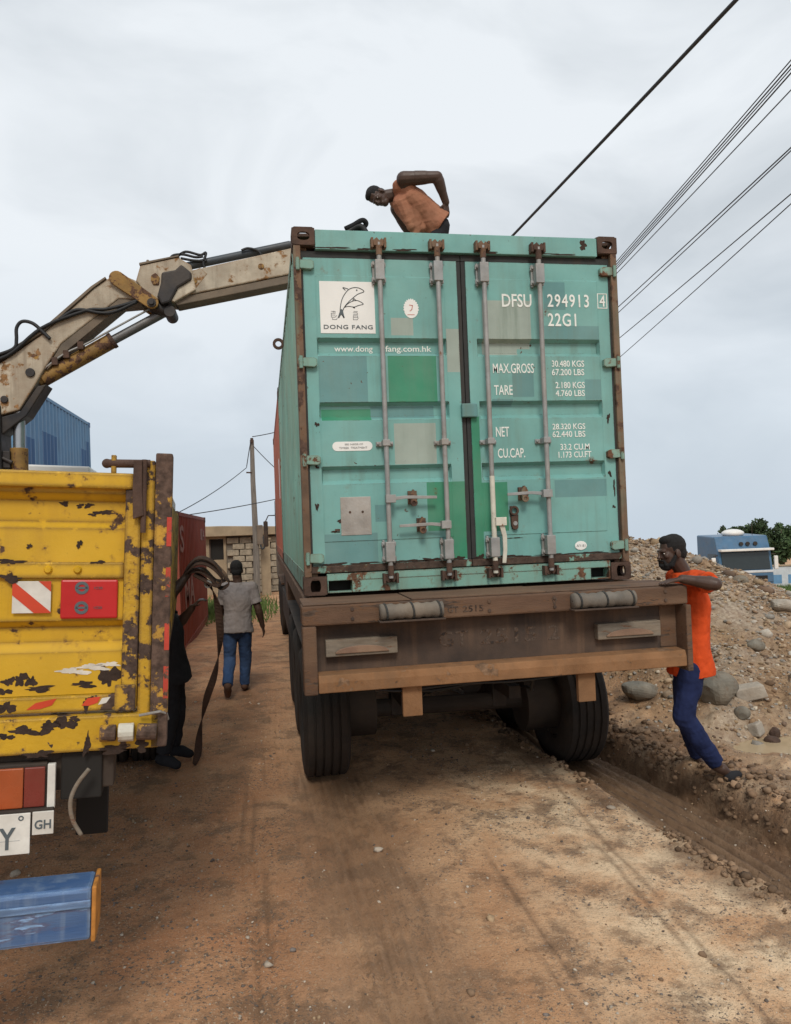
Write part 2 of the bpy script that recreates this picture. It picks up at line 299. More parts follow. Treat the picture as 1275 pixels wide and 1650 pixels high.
def text_me(s, x0, x1, z0, z1, th=.0012, bold=0.0, space=1.0, mat='white', slant=0, plane='xz'):
    """lettering fitted into x0..x1, z0..z1, facing -y"""
    c = bpy.data.curves.new('t', 'FONT'); c.body = s; c.size = 1; c.extrude = th; c.offset = bold; c.space_character = space; c.resolution_u = 3; c.shear = slant
    o = bpy.data.objects.new('t', c); COL.objects.link(o); dg = bpy.context.evaluated_depsgraph_get()
    me = bpy.data.meshes.new_from_object(o.evaluated_get(dg)); bpy.data.objects.remove(o); bpy.data.curves.remove(c)
    n = len(me.vertices); co = np.empty(n*3); me.vertices.foreach_get('co', co); co = co.reshape(-1, 3)
    a, b = co[:, 0].min(), co[:, 0].max(); d, e2 = co[:, 1].min(), co[:, 1].max()
    q = np.empty_like(co); q[:, 0] = x0+(co[:, 0]-a)/(b-a)*(x1-x0); q[:, 2] = z0+(co[:, 1]-d)/(e2-d)*(z1-z0); q[:, 1] = -co[:, 2]
    me.vertices.foreach_set('co', q.ravel()); me.materials.clear(); me.materials.append(M[mat]); me.update(); return me
def lettering(s, x0, x1, z0, z1, y, parent, name='lettering', **k):
    o = link(name, text_me(s, x0, x1, z0, z1, **k), parent); o.location = (0, y, 0); return o
def np_mesh(name, Vv, F, mats, attrs=None, smooth=True):
    me = bpy.data.meshes.new(name); Vv = np.asarray(Vv, np.float32); F = np.asarray(F, np.int32); k = F.shape[1]
    me.vertices.add(len(Vv)); me.vertices.foreach_set('co', Vv.ravel()); me.loops.add(F.size); me.loops.foreach_set('vertex_index', F.ravel())
    me.polygons.add(len(F)); me.polygons.foreach_set('loop_start', np.arange(0, F.size, k, dtype=np.int32)); me.polygons.foreach_set('loop_total', np.full(len(F), k, np.int32))
    me.update(calc_edges=True)
    if smooth: me.shade_smooth()
    me.materials.append(M[mats] if isinstance(mats, str) else mats)
    for n, a in (attrs or {}).items():
        if a.ndim == 1: at = me.attributes.new(n, 'FLOAT', 'POINT'); at.data.foreach_set('value', a.astype(np.float32))
        else: at = me.attributes.new(n, 'FLOAT_COLOR', 'POINT'); at.data.foreach_set('color', np.c_[a, np.ones(len(a))].astype(np.float32).ravel())
    return me

def blot(cx, cz, w, h, y, seed, m, par, name='rust_patch'):
    r = random.Random(seed); n = 34; ph = [r.uniform(0, 6.3) for _ in range(5)]; P = []
    for k in range(n):
        a = 2*PI*k/n; q = 1+.28*math.sin(2*a+ph[0])+.22*math.sin(3*a+ph[1])+.16*math.sin(5*a+ph[2])+.13*math.sin(8*a+ph[3])+r.uniform(-.12, .12); P.append((cx+w*q*math.cos(a), cz+h*q*math.sin(a)))
    mb = MB(); mb.prism(P, (0, y, 0), (1, 0, 0), (0, 0, 1), .0007); return mb.build(name, m, par)
# ------------------------------------------------------------------ noise and terrain
def vnoise(x, y, seed=0):
    xi = np.floor(x).astype(np.int64); yi = np.floor(y).astype(np.int64); fx = x-xi; fy = y-yi
    fx = fx*fx*(3-2*fx); fy = fy*fy*(3-2*fy)
    def h(a, b):
        n = (a*374761393+b*668265263+seed*1442695041) & 0x7fffffff; n = ((n ^ (n >> 13))*1274126177) & 0x7fffffff
        return ((n ^ (n >> 16)) & 0xffff)/65535.0
    return (h(xi, yi)*(1-fx)+h(xi+1, yi)*fx)*(1-fy)+(h(xi, yi+1)*(1-fx)+h(xi+1, yi+1)*fx)*fy*1.0
def fbm(x, y, o=4, seed=0):
    s = 0; a = .5
    for i in range(o): s = s+a*(vnoise(x, y, seed+i*7)-.5); x = x*2.03+1.7; y = y*2.03+3.1; a *= .5
    return s
def sst(a, b, x): t = np.clip((x-a)/(b-a), 0, 1); return t*t*(3-2*t)
def rut_x(y): return 1.17+.165*np.maximum(0, 1.2-y)-.018*np.maximum(0, 1.2-y)**2*(y > -3.4)-.37*(y <= -3.4)*0
def heap_z(x, y):
    d = np.hypot(x-3.9, (y-5.7)*np.where(y > 5.7, 1.3, 1.0)); d = d*(1+.22*fbm(x*.5, y*.5, 3, 91))
    z = 1.93-.33*d-.24*np.maximum(0, x-4.75)
    z = z+.26*fbm(x*1.1, y*1.1, 4, 17)+.20*fbm(x*3.3, y*3.3, 3, 29)+.10*fbm(x*9, y*9, 3, 31)
    return z
def heap_mask(x, y): return sst(1.45, 2.6, x+.25*fbm(x*1.5, y*1.5, 3, 5))*sst(-.9, 1.3, y+.45*(x-2.2)+.5*fbm(x*1.3, y*1.3, 3, 6))
def ground_z(x, y):
    z = .09*fbm(x*.33, y*.33, 3, 1)+.05*fbm(x*1.3, y*1.3, 3, 2)+.02*fbm(x*5, y*5, 3, 3)+.008*fbm(x*19, y*19, 3, 4)
    # left wheel lane packed flat, with tread lines
    lane = np.exp(-((x+1.02+.05*np.sin(y*.7))/.36)**2)*sst(9, 5, y)
    z = z*(1-.75*lane)-.025*lane
    z = z+.011*np.sin((x+.05*np.sin(y*.7)+.012*fbm(x*3, y*2, 2, 8))*2*PI/.062)*lane*sst(.35, .6, vnoise(x*1.1, y*.55, 9))
    l2 = np.exp(-((x+1.62+.1*y*.3)/.17)**2)*sst(.6, -.6, y)*sst(-3.4, -2.4, y)
    z = z-.03*l2+.008*np.sin((x+.03*y)*2*PI/.07)*l2
    # deep muddy rut on the right
    rx = rut_x(y)+.03*fbm(x*0+y*1.1, y*.3, 2, 12); d = x-rx; on = sst(5.5, 3.5, y)
    tr = np.where(d > 0, 1-sst(.25, .33, d), 1-sst(.16, .46, -d+.10*fbm(x*3, y*3, 3, 25)))
    z = z*(1-.8*tr*on)-.125*tr*on
    z = z+on*tr*(.022*np.sin((d+.02*fbm(x*2, y*3, 2, 14))*2*PI/.095))
    lr = np.exp(-((d+.36)/.06)**2)*sst(.25, .6, vnoise(y*2.1, y*0, 15)+.1)
    z = z+on*lr*(.05+.10*fbm(x*7, y*7, 3, 16))
    bank = sst(.26, .40, d+.10*fbm(x*4, y*4, 3, 18))*(1-.55*sst(.9, 1.8, d))
    z = z+on*bank*(.12+.12*fbm(x*2.4, y*2.4, 3, 19)+.09*fbm(x*9, y*9, 4, 20))+on*.06*fbm(x*14, y*14, 3, 23)*np.exp(-((d-.36)/.13)**2)
    z = z-.062*np.maximum(0, y-30)
    # puddle basin
    pd = np.hypot((x-2.75)/.55, (y-.42)/.3); k = sst(1.35, .75, pd); z = z*(1-k)+.10*k-.03*sst(1.0, .6, pd)
    # fall away behind the heap, gentle dip up the lane
    z = z-2.2*sst(7, 11, x+.2*y)*sst(5, 13, y)-.14*sst(7, 13, y)*sst(3, 0, x)
    hz_ = heap_z(x, y); return z+heap_mask(x, y)*np.maximum(0, hz_-z)*.92*(1-k)

def lines(lo, hi, step, far, g=1.13):
    a = list(np.arange(lo, hi+step*.5, step)); s = step
    while a[-1] < far: s *= g; a.append(a[-1]+s)
    s = step; b = [lo]
    while b[-1] > -far: s *= g; b.append(b[-1]-s)
    return np.array(b[:0:-1]+a)
gx = lines(-2.9, 3.6, .019, 1500); gy = lines(-3.6, 2.6, .019, 2500, 1.06)
GX, GY = np.meshgrid(gx, gy); GZ = ground_z(GX, GY)
nx, ny = len(gx), len(gy)
idx = np.arange(nx*ny).reshape(ny, nx)
GF = np.stack([idx[:-1, :-1], idx[:-1, 1:], idx[1:, 1:], idx[1:, :-1]], -1).reshape(-1, 4)
dd = GX-rut_x(GY)
wet = np.where(dd > 0, 1-sst(.26, .46, dd), 1-sst(.18, .48, -dd+.35*fbm(GX*3, GY*3, 4, 25)))*sst(5.5, 3.5, GY)*.95
wet = np.maximum(wet, .72*np.exp(-((dd-.6)/.5)**2)*sst(.22, .6, vnoise(GX*2.2, GY*2.2, 44))*sst(3, 1, GY))
wet = np.maximum(wet, .75*np.exp(-((dd+.46)/.12)**2)*sst(.45, .6, vnoise(GX*2.0, GY*2.0, 45))*sst(-2.6, -.5, GY*0-.9))
lane_w = np.exp(-((GX+1.0)/.42)**2)*sst(.3, .62, vnoise(GX*1.7, GY*.6, 46)+.12)*sst(2.5, 0, GY)*.62
wet = np.maximum(wet, lane_w); wet = np.maximum(wet, .5*np.exp(-((GX+1.75)/.3)**2)*sst(.4, .6, vnoise(GX*2, GY*.8, 47)))
ridge_light = .5+.5*np.sin((dd+.02*fbm(GX*2, GY*3, 2, 14))*2*PI/.095+1.2); inrut = (1-sst(.2, .28, np.abs(dd)))*sst(5.5, 3.5, GY)*sst(.2, .5, vnoise(GX*3, GY*1.2, 77)); groove = inrut*sst(.75, .2, ridge_light)*.9; ridge_light = inrut*sst(.55, .95, ridge_light)  # rut tread shading put into colour: light crests, dark grooves
for i_, (x0, sl_) in enumerate(((-1.20, .01), (-1.13, -.01), (-1.07, .0), (-1.0, .01), (-.93, -.02), (-.86, .0), (-.80, -.01), (-1.66, .03), (-1.60, .03), (-1.53, .03), (-1.46, .03), (-.30, .04), (-.22, .04), (.55, -.05), (.62, -.05))):
    wet = np.maximum(wet, .6*np.exp(-((GX-x0+sl_*GY+.035*np.sin(GY*.8+i_*.3)+.02*fbm(GY*2.3+i_, GY*0, 2, 90))/.016)**2)*sst(.42, .68, vnoise(GY*.9+i_*3.1, GX*0+i_, 91))*sst(2.2, .8, GY))
leftred = sst(-.5, -2.0, GX+.5*fbm(GX*.8, GY*.8, 3, 48)); heapa = heap_mask(GX, GY)*(heap_z(GX, GY) > GZ-.25)*1.0; lane_a = np.exp(-((GX+.98+.05*np.sin(GY*.7))/.40)**4)*sst(3, 1, GY)*sst(.2, .5, vnoise(GX*1.2, GY*.5, 61)+.15)
pale = sst(-.5, .6, GX+.7*fbm(GX*.9, GY*.9, 3, 49))*sst(2, .3, GY)

gm = bpy.data.materials.new('laterite_dirt'); gm.use_nodes = True
t = gm.node_tree; N = t.nodes; N.clear(); L = t.links.new
o_ = N.new('ShaderNodeOutputMaterial'); b_ = N.new('ShaderNodeBsdfPrincipled'); L(b_.outputs[0], o_.inputs[0]); tcn = N.new('ShaderNodeTexCoord')
def gn(s, d=6, r=.62):
    n = N.new('ShaderNodeTexNoise'); n.inputs['Scale'].default_value = s; n.inputs['Detail'].default_value = d; n.inputs['Roughness'].default_value = r; L(tcn.outputs['Object'], n.inputs['Vector']); return n.outputs[0]
def gns(sc, s, d=4, r=.6):
    mpn = N.new('ShaderNodeMapping'); mpn.inputs['Scale'].default_value = sc; L(tcn.outputs['Object'], mpn.inputs['Vector'])
    n = N.new('ShaderNodeTexNoise'); n.inputs['Scale'].default_value = s; n.inputs['Detail'].default_value = d; n.inputs['Roughness'].default_value = r; L(mpn.outputs[0], n.inputs['Vector']); return n.outputs[0]
def gr(f, a, c, lo=0, hi=1):
    n = N.new('ShaderNodeMapRange'); n.inputs[1].default_value = a; n.inputs[2].default_value = c; n.inputs[3].default_value = lo; n.inputs[4].default_value = hi; L(f, n.inputs[0]); return n.outputs[0]
def gmix(f, a, c):
    n = N.new('ShaderNodeMix'); n.data_type = 'RGBA'
    for i, x in ((0, f), (6, a), (7, c)):
        if hasattr(x, 'links'): L(x, n.inputs[i])
        else: n.inputs[i].default_value = x if i == 0 else tuple(x)+(1,)
    return n.outputs[2]
def gmath(op, a, c):
    n = N.new('ShaderNodeMath'); n.operation = op
    for i, x in ((0, a), (1, c)):
        if hasattr(x, 'links'): L(x, n.inputs[i])
        else: n.inputs[i].default_value = x
    return n.outputs[0]
def gat(nm): n = N.new('ShaderNodeAttribute'); n.attribute_name = nm; return n.outputs['Fac']
c = gmix(gr(gn(1.1), .35, .65), (.46, .245, .125), (.67, .42, .24))
c = gmix(gmath('MULTIPLY', gat('leftred'), gr(gn(1.9), .2, .6)), c, (.43, .205, .10))
c = gmix(gmath('MULTIPLY', gat('pale'), gr(gn(2.6), .38, .6)), c, (.76, .57, .375))
c = gmix(gmath('MULTIPLY', gr(gn(3.4, 7, .7), .50, .60), .7), c, (.20, .12, .07)); c = gmix(gmath('MULTIPLY', gr(gn(13, 5, .7), .54, .66), .5), c, (.20, .125, .078))
c = gmix(gmath('MULTIPLY', gr(gn(46, 3, .7), .56, .62), gr(gn(1.6, 4), .44, .56)), c, (.13, .105, .085))
c = gmix(gmath('MULTIPLY', gr(gn(75, 2, .6), .62, .65), .6), c, (.54, .43, .31))
c = gmix(gmath('MULTIPLY', gr(gn(120, 2, .6), .60, .65), .6), c, (.12, .08, .052))
lane_c = gmix(gr(gns((13, .9, 1), 1.6), .38, .62), (.29, .165, .092), (.52, .33, .20)); c = gmix(gmath('MULTIPLY', gmath('MULTIPLY', gat('lane'), gr(gn(1.7, 6, .7), .36, .6)), .62), c, lane_c)
vo = N.new('ShaderNodeTexVoronoi'); vo.inputs['Scale'].default_value = 34; L(tcn.outputs['Object'], vo.inputs['Vector']); sepc = N.new('ShaderNodeSeparateColor'); L(vo.outputs['Color'], sepc.inputs[0])
hc = gmix(sepc.outputs[0], (.15, .09, .052), (.33, .22, .13)); hc = gmix(gr(gn(1.3), .4, .62), hc, gmix(sepc.outputs[1], (.22, .17, .13), (.42, .35, .27))); c = gmix(gmath('MULTIPLY', gat('heapa'), .9), c, hc)
wsock = gmath('MULTIPLY', gat('wet'), gr(gn(5, 5), .25, .6, .7, 1))
c = gmix(wsock, c, gmix(gr(gn(9), .35, .65), (.085, .047, .026), (.17, .098, .055))); c = gmix(gmath('MULTIPLY', gat('ridge_light'), .8), c, (.24, .15, .088)); c = gmix(gmath('MULTIPLY', gat('groove'), .9), c, (.06, .034, .02))  # mud colour, then painted crest light and groove shade
L(c, b_.inputs['Base Color']); L(gr(wsock, 0, 1, .95, .62), b_.inputs['Roughness']); b_.inputs['Specular IOR Level'].default_value = .3
bn = N.new('ShaderNodeBump'); bn.inputs['Strength'].default_value = .9; bn.inputs['Distance'].default_value = .025
L(gmath('ADD', gmath('MULTIPLY', gn(28, 6, .7), .7), gmath('MULTIPLY', gn(110, 3), .25)), bn.inputs['Height']); L(bn.outputs[0], b_.inputs['Normal'])
ground = link('ground', np_mesh('ground', np.c_[GX.ravel(), GY.ravel(), GZ.ravel()], GF, gm, dict(wet=wet.ravel(), leftred=leftred.ravel(), pale=pale.ravel(), heapa=heapa.ravel(), lane=lane_a.ravel(), ridge_light=ridge_light.ravel(), groove=groove.ravel())))
ground['kind'] = 'structure'

# puddle: a level sheet in its basin
mb = MB(); n = 36
vs = [(2.75+.52*math.cos(2*PI*k/n)*(1+.12*math.sin(3*k)), .42+.28*math.sin(2*PI*k/n)*(1+.1*math.cos(2*k)), .088) for k in range(n)]
mb.add(vs, [tuple(range(n))]); pud = mb.build('puddle', 'mudwater'); pud['kind'] = 'structure'

# ------------------------------------------------------------------ shipping containers
CW, CH, CL = 2.438, 2.591, 6.058
def corr(u, pitch=.278, dep=.036):
    k = (u % pitch)/pitch
    if k < .26: return 0.0
    if k < .5: return dep*(k-.26)/.24
    if k < .76: return dep
    return dep*(1-(k-.76)/.24)
def corr_cuts(a, b, pitch=.278):
    s = set([a, b]); i = math.floor(a/pitch)
    while i*pitch < b:
        for k in (0, .26, .5, .76):
            u = (i+k)*pitch
            if a < u < b: s.add(u)
        i += 1
    return sorted(s)
def side_mesh(name, sx, y0, y1, z0, z1, mats, pick=None, zc=()):
    """corrugated wall on the x = sx*1.2 side"""
    mb = MB(); ys = corr_cuts(y0, y1); zs = sorted([z0, z1]+list(zc))
    vs = [(sx*(1.207-corr(y)), y, z) for z in zs for y in ys]; n = len(ys)
    for j in range(len(zs)-1):
        for i in range(n-1):
            q = (j*n+i, j*n+i+1, (j+1)*n+i+1, (j+1)*n+i); mb.f.append(q if sx > 0 else q[::-1]); mb.m.append(pick(ys[i], zs[j]) if pick else 0)
    mb.v = vs; return mb.mesh(name, mats)
def plate_hole(mb, o, u, v, w, h, rx, ry, th, n=20, mi=0):
    """plate w x h centred at o in plane u,v with an oval slot; thickness th inwards (along u x v)"""
    o, u, v = Vector(o), Vector(u), Vector(v); d = u.cross(v)*th; outer = []; inner = []
    for k in range(n):
        a = 2*PI*k/n; c, s = math.cos(a), math.sin(a); q = max(abs(c)/(w/2), abs(s)/(h/2)); outer.append(o+u*c/q+v*s/q)
        e = 2.6; rr = (abs(c/rx)**e+abs(s/ry)**e)**(-1/e); inner.append(o+u*c*rr+v*s*rr)
    vs = outer+inner+[q+d for q in outer]+[q+d for q in inner]; fs = []
    for k in range(n):
        m = (k+1) % n; fs += [(k, m, n+m, n+k), (2*n+m, 2*n+k, 3*n+k, 3*n+m), (n+k, n+m, 3*n+m, 3*n+k), (m, k, 2*n+k, 2*n+m)]
    mb.add(vs, fs, mi)
def fitting(parent, sx, y0, y1, z0, z1, rear, top):
    """hollow corner casting with slots"""
    mb = MB(); w, t = .162, .024; xo = sx*1.222; xi = sx*(1.222-w); xc = (xo+xi)/2; yc = (y0+y1)/2; zc = (z0+z1)/2
    h = z1-z0; dl = y1-y0
    yf = y0 if rear else y1; f = 1 if rear else -1
    plate_hole(mb, (xc, yf, zc), (f, 0, 0), (0, 0, 1), w-.005, h-.005, .036 if not top else .044, .05 if not top else .03, -t)
    plate_hole(mb, (xo, yc+.002*f, zc), (0, sx, 0), (0, 0, 1), dl-.012, h-.012, .045, .032, -t)
    zt = z1 if top else z0; plate_hole(mb, (xc, yc, zt), (1, 0, 0), (0, 1 if top else -1, 0), w-.004, dl-.004, .062, .034, -t)
    mb.bx(min(xi, xi+sx*t), max(xi, xi+sx*t), y0+t, y1, z0+.002, z1-.002) if rear else mb.bx(min(xi, xi+sx*t), max(xi, xi+sx*t), y0, y1-t, z0+.002, z1-.002)
    yb = y1 if rear else y0; mb.bx(min(xi, xo-sx*t)+.001, max(xi, xo-sx*t)-.001, min(yb, yb-f*t), max(yb, yb-f*t), z0+.003, z1-.003)
    zb = z0 if top else z1; mb.bx(min(xi, xo)+.003, max(xi, xo)-.003, y0+.003, y1-.003, min(zb, zb+(t if top else -t)), max(zb, zb+(t if top else -t)))
    return mb.build('corner_fitting', 'rust_dark', parent)

# ---- the teal container on the trailer, its doors towards the camera
tc_ = thing('shipping_container', 'teal shipping container with two doors lettered DFSU 294913 on the trailer tail', 'container', (0, 0, 1.585))
for sx in (-1, 1):
    for (y0, y1, rear) in ((0, .178, True), (CL-.178, CL, False)):
        fitting(tc_, sx, y0, y1, 0, .13, rear, False); fitting(tc_, sx, y0, y1, CH-.13, CH, rear, True)
    mb = MB(); mb.bx(sx*1.165 if sx > 0 else -1.214, 1.214 if sx > 0 else -1.165, .004, .10, .13, CH-.13); mb.bx(min(sx*1.12, sx*1.1655), max(sx*1.12, sx*1.1655), .055, .10, .13, CH-.13)
    mb.build('corner_post', 'rust_post', tc_, .004)
    mb = MB(); mb.bx(min(sx*1.07, sx*1.216), max(sx*1.07, sx*1.216), CL-.1, CL-.005, .13, CH-.13); mb.build('corner_post', 'teal_rusty', tc_)
    mb = MB(); mb.bx(min(sx*1.15, sx*1.212), max(sx*1.15, sx*1.212), .178, CL-.178, 0.012, .16); mb.build('bottom_rail', 'teal_rusty', tc_, .004)
    mb = MB(); mb.bx(min(sx*1.15, sx*1.212), max(sx*1.15, sx*1.212), .178, CL-.178, CH-.075, CH-.012); mb.build('top_rail', 'teal_rusty', tc_, .004)
    link('side_wall', side_mesh('side_wall', sx, .1, CL-.1, .158, CH-.073, ['teal_side']), tc_)
mb = MB(); ys = corr_cuts(.05, CL-.05, .42)
vs = [(x, y, CH-.03+corr(y, .42, .02)-.02) for y in ys for x in (-1.16, 1.16)]
mb.add(vs, [(2*i, 2*i+1, 2*i+3, 2*i+2) for i in range(len(ys)-1)]); mb.build('roof', 'roof', tc_)
mb = MB(); mb.bx(-1.16, 1.16, CL-.06, CL-.03, .1, CH-.06); mb.build('front_wall', 'teal_side', tc_)
mb = MB(); mb.bx(-1.16, 1.16, .1, CL-.1, .08, .14); mb.build('floor', 'void', tc_)
mb = MB(); mb.bx(-1.06, 1.06, .006, .11, 2.437, 2.577); mb.build('door_header', 'teal', tc_, .004)
# sill with its two pockets
mb = MB(); mb.bx(-1.06, 1.06, .008, .12, .098, .146); mb.bx(-.885, .905, .010, .12, .012, .098); mb.bx(-1.058, -1.05, .01, .12, .012, .098); mb.bx(1.05, 1.058, .01, .12, .012, .098)
mb.bx(-1.05, -.885, .01, .12, .012, .022); mb.bx(.905, 1.05, .01, .12, .012, .022)
sill = mb.build('door_sill', 'teal_rusty', tc_, .003)
mb = MB(); mb.bx(-1.05, -.885, .118, .3, .022, .098); mb.build('pocket_shade', 'void', sill); mb = MB(); mb.bx(.905, 1.05, .118, .3, .022, .098); mb.build('pocket_shade', 'void', sill)  # near-black blocks paint the shade inside the pocket openings
# side lifting lug on the left wall
mb = MB(); mb.lathe([(.032, -.012), (.062, -.012), (.062, .012), (.032, .012)], (-1.262, 2.95, 2.50), (0, 1, 0), 18, 0, True); mb.build('lashing_ring', 'rust_dark', tc_)

YD = .034      # door skin plane
RECZ = [(1.684, 1.815), (1.226, 1.356), (.772, .901)]
PATCH = {-1: [(-1.065, -.72, 1.352, 1.684, 1), (-.569, -.212, 1.352, 1.690, 2), (-.130, -.034, 1.57, 1.887, 3), (-.535, -.372, 1.835, 1.962, 3), (-1.055, -.70, 1.226, 1.312, 2), (-.70, -.235, 1.24, 1.33, 1),
              (-.542, -.235, .905, 1.20, 3), (-1.065, -.688, .215, .424, 1), (-.318, -.034, .42, .772, 2), (-.185, -.034, .212, .42, 2), (-.7, -.6, .5, .62, 1)],
         1: [(.034, .095, .205, 1.243, 2), (.095, .288, .40, .758, 2), (.149, .521, 1.75, 2.10, 3), (.63, .80, 2.036, 2.245, 1), (.625, 1.06, 1.815, 1.917, 1), (.359, .525, 1.384, 1.56, 1), (.928, 1.058, 1.36, 1.513, 1),
             (.20, .36, 1.32, 1.37, 1), (.655, 1.07, .632, .762, 1), (.15, .42, 1.70, 1.76, 3)]}
def make_door(sx):
    xa, xb = (-1.150, -.034) if sx < 0 else (.034, 1.150); ra, rb = (-1.070, -.126) if sx < 0 else (.102, 1.064); za, zb = .204, 2.385
    xs = {xa, xb, ra, ra+.012, rb-.012, rb}; zs = {za, zb, 2.262, 2.256, .372, .367}
    for a, b in RECZ: zs |= {a, a+.032, b-.022, b}
    for p in PATCH[sx]: xs |= {p[0], p[1]}; zs |= {p[2], p[3]}
    xs = sorted(x for x in xs if xa <= x <= xb); zs = sorted(zs)
    def rec(x, z):
        fx = min(1, max(0, min((x-ra)/.012, (rb-x)/.012)))
        if fx <= 0: return 0.0
        for a, b in RECZ:
            if a <= z <= b: return -.004*fx+.046*fx*min(1, (z-a)/.032, (b-z)/.022)
        return -.004*fx if (.3715 <= z <= 2.2565) else 0.0
    mb = MB(); n = len(xs); mb.v = [(x, YD+rec(x, z), z) for z in zs for x in xs]
    for j in range(len(zs)-1):
        for i in range(n-1):
            cx, cz = (xs[i]+xs[i+1])/2, (zs[j]+zs[j+1])/2; mi = 0
            for p in PATCH[sx]:
                if p[0] < cx < p[1] and p[2] < cz < p[3]: mi = p[4]
            mb.f.append((j*n+i, j*n+i+1, (j+1)*n+i+1, (j+1)*n+i)); mb.m.append(mi)
    mb.bx(xa, xb, YD+.046, YD+.06, za, zb); mb.bx(xa, xa+.003, YD+.001, YD+.046, za, zb); mb.bx(xb-.003, xb, YD+.001, YD+.046, za, zb); mb.bx(xa, xb, YD+.001, YD+.046, zb-.003, zb); mb.bx(xa, xb, YD+.001, YD+.046, za, za+.003)
    d = mb.build('door', ['teal', 'teal_dark', 'green', 'beige'], tc_)
    # gasket frame
    g = MB(); o0, o1 = (-1.166, -.002) if sx < 0 else (.002, 1.166)
    g.bx(o0, o1, YD+.004, YD+.05, zb+.0005, zb+.05); (g.bx(xb+.0005, o1, YD+.006, YD+.05, za, zb) if sx < 0 else g.bx(o0, xa-.0005, YD+.006, YD+.05, za, zb))
    (g.bx(o0, xa-.0005, YD-.004, YD+.05, za, zb) if sx < 0 else g.bx(xb+.0005, o1, YD-.004, YD+.05, za, zb)); g.build('gasket', 'gasket', d, .004)
    g = MB(); g.bx(o0, o1, YD-.004, YD+.05, za-.052, za-.0005); g.build('bottom_gasket', 'gasket_rust', d, .006)
    # hinges
    for z in (2.325, 1.634, .946, .259):
        h = MB(); x0, x1 = 1.075, 1.205
        h.prism([(sx*x0, -.022), (sx*(x0+.02), -.034), (sx*1.15, -.030), (sx*x1, -.026), (sx*x1, .030), (sx*1.15, .034), (sx*(x0+.02), .034), (sx*x0, .022)][::sx], (0, .0335, z), (1, 0, 0), (0, 0, 1), .036)
        h.cyl((sx*1.188, -.008, z-.045), (sx*1.188, -.008, z+.045), .013); h.build('hinge', 'teal_rusty', d, .003)
    # locking rods with their guides and cams
    for x in ((-.615, -.192) if sx < 0 else (.150, .574)):
        if x == .150:
            r = MB(); r.cyl((x, -.045, .10), (x, -.045, .80), .0185); r.build('locking_rod', 'galv_white', d, 0, rad(40)); r = MB(); r.cyl((x, -.045, .80), (x, -.045, 2.475), .0175)
        else: r = MB(); r.cyl((x, -.045, .10), (x, -.045, 2.475), .0175)
        r.build('locking_rod', 'galv', d, 0, rad(40))
        for z0, z1 in ((2.195, 2.362), (.205, .368)):
            g = MB(); g.bx(x-.044, x-.028, .004, YD-.0005, z0, z1); g.bx(x+.028, x+.044, .004, YD-.0005, z0, z1); g.bx(x-.033, x+.033, -.069, .0, z0+.012, z1-.012)
            for zz in (z0+.03, z1-.03):
                for q in (-.036, .036): g.cyl((x+q, .006, zz), (x+q, -.016, zz), .011, n=6)
                g.bx(x-.052, x+.052, -.004, .016, zz-.017, zz+.017)
            g.build('rod_bracket', 'galv', d, .004)
        g = MB(); g.bx(x-.062, x+.062, .012, YD-.0005, 1.035, 1.068); g.bx(x-.026, x+.026, -.07, .012, 1.030, 1.074); g.cyl((x-.05, .016, 1.052), (x-.05, -.004, 1.052), .010, n=6); g.cyl((x+.05, .016, 1.052), (x+.05, -.004, 1.052), .010, n=6); g.build('rod_guide', 'galv', d, .004)
        for z, s in ((2.475, 1), (.100, -1)):
            g = MB(); g.prism([(-.036, -.022), (.03, -.026), (.04, .004), (.022, .03), (.004, .012), (-.014, .034), (-.04, .014)], (x, -.03, z), (1, 0, 0), (0, 0, s), .03); g.bx(x-.055, x-.038, -.055, .004, z-.035, z+.035); g.bx(x+.038, x+.055, -.055, .004, z-.035, z+.035); g.bx(x-.05, x+.05, -.012, .0035, z-.03, z+.03)
            g.cyl((x, -.045, z-s*.09), (x, -.045, z-s*.02), .022); g.build('rod_cam', 'rust_dark' if s < 0 or x > .5 else 'rust_post', d, .002)
    # handles
    def handle(xr, xe, z, xk):
        s = 1 if xe > xr else -1; h = MB(); h.bx(min(xr-s*.02, xr+s*.05), max(xr-s*.02, xr+s*.05), -.078, -.02, z-.030, z+.026)
        h.prism([(xr+s*.05, .012), (xr+s*.12, .018), (xk+s*.05, .014), (xe, .010), (xe, -.010), (xk+s*.05, -.008), (xr+s*.12, -.004), (xr+s*.05, -.014)][::-s], (0, -.034, z), (1, 0, 0), (0, 0, 1), .012); h.build('door_handle', 'galv', d, .002)
        k = MB(); k.bx(xk-.032, xk+.032, .004, YD-.0005, z-.045, z+.052); k.prism([(-.022, .03), (0, .062), (.022, .03), (.03, .0), (.018, -.03), (0, -.055), (-.018, -.03), (-.03, 0)], (xk, .008, z), (1, 0, 0), (0, 0, 1), .05); k.lathe([(.012, 0), (.026, 0), (.026, .012), (.012, .012)], (xk, -.05, z-.035), (0, 1, 0), 12, 0, True); k.build('handle_catch', 'rust_post', d, .003)
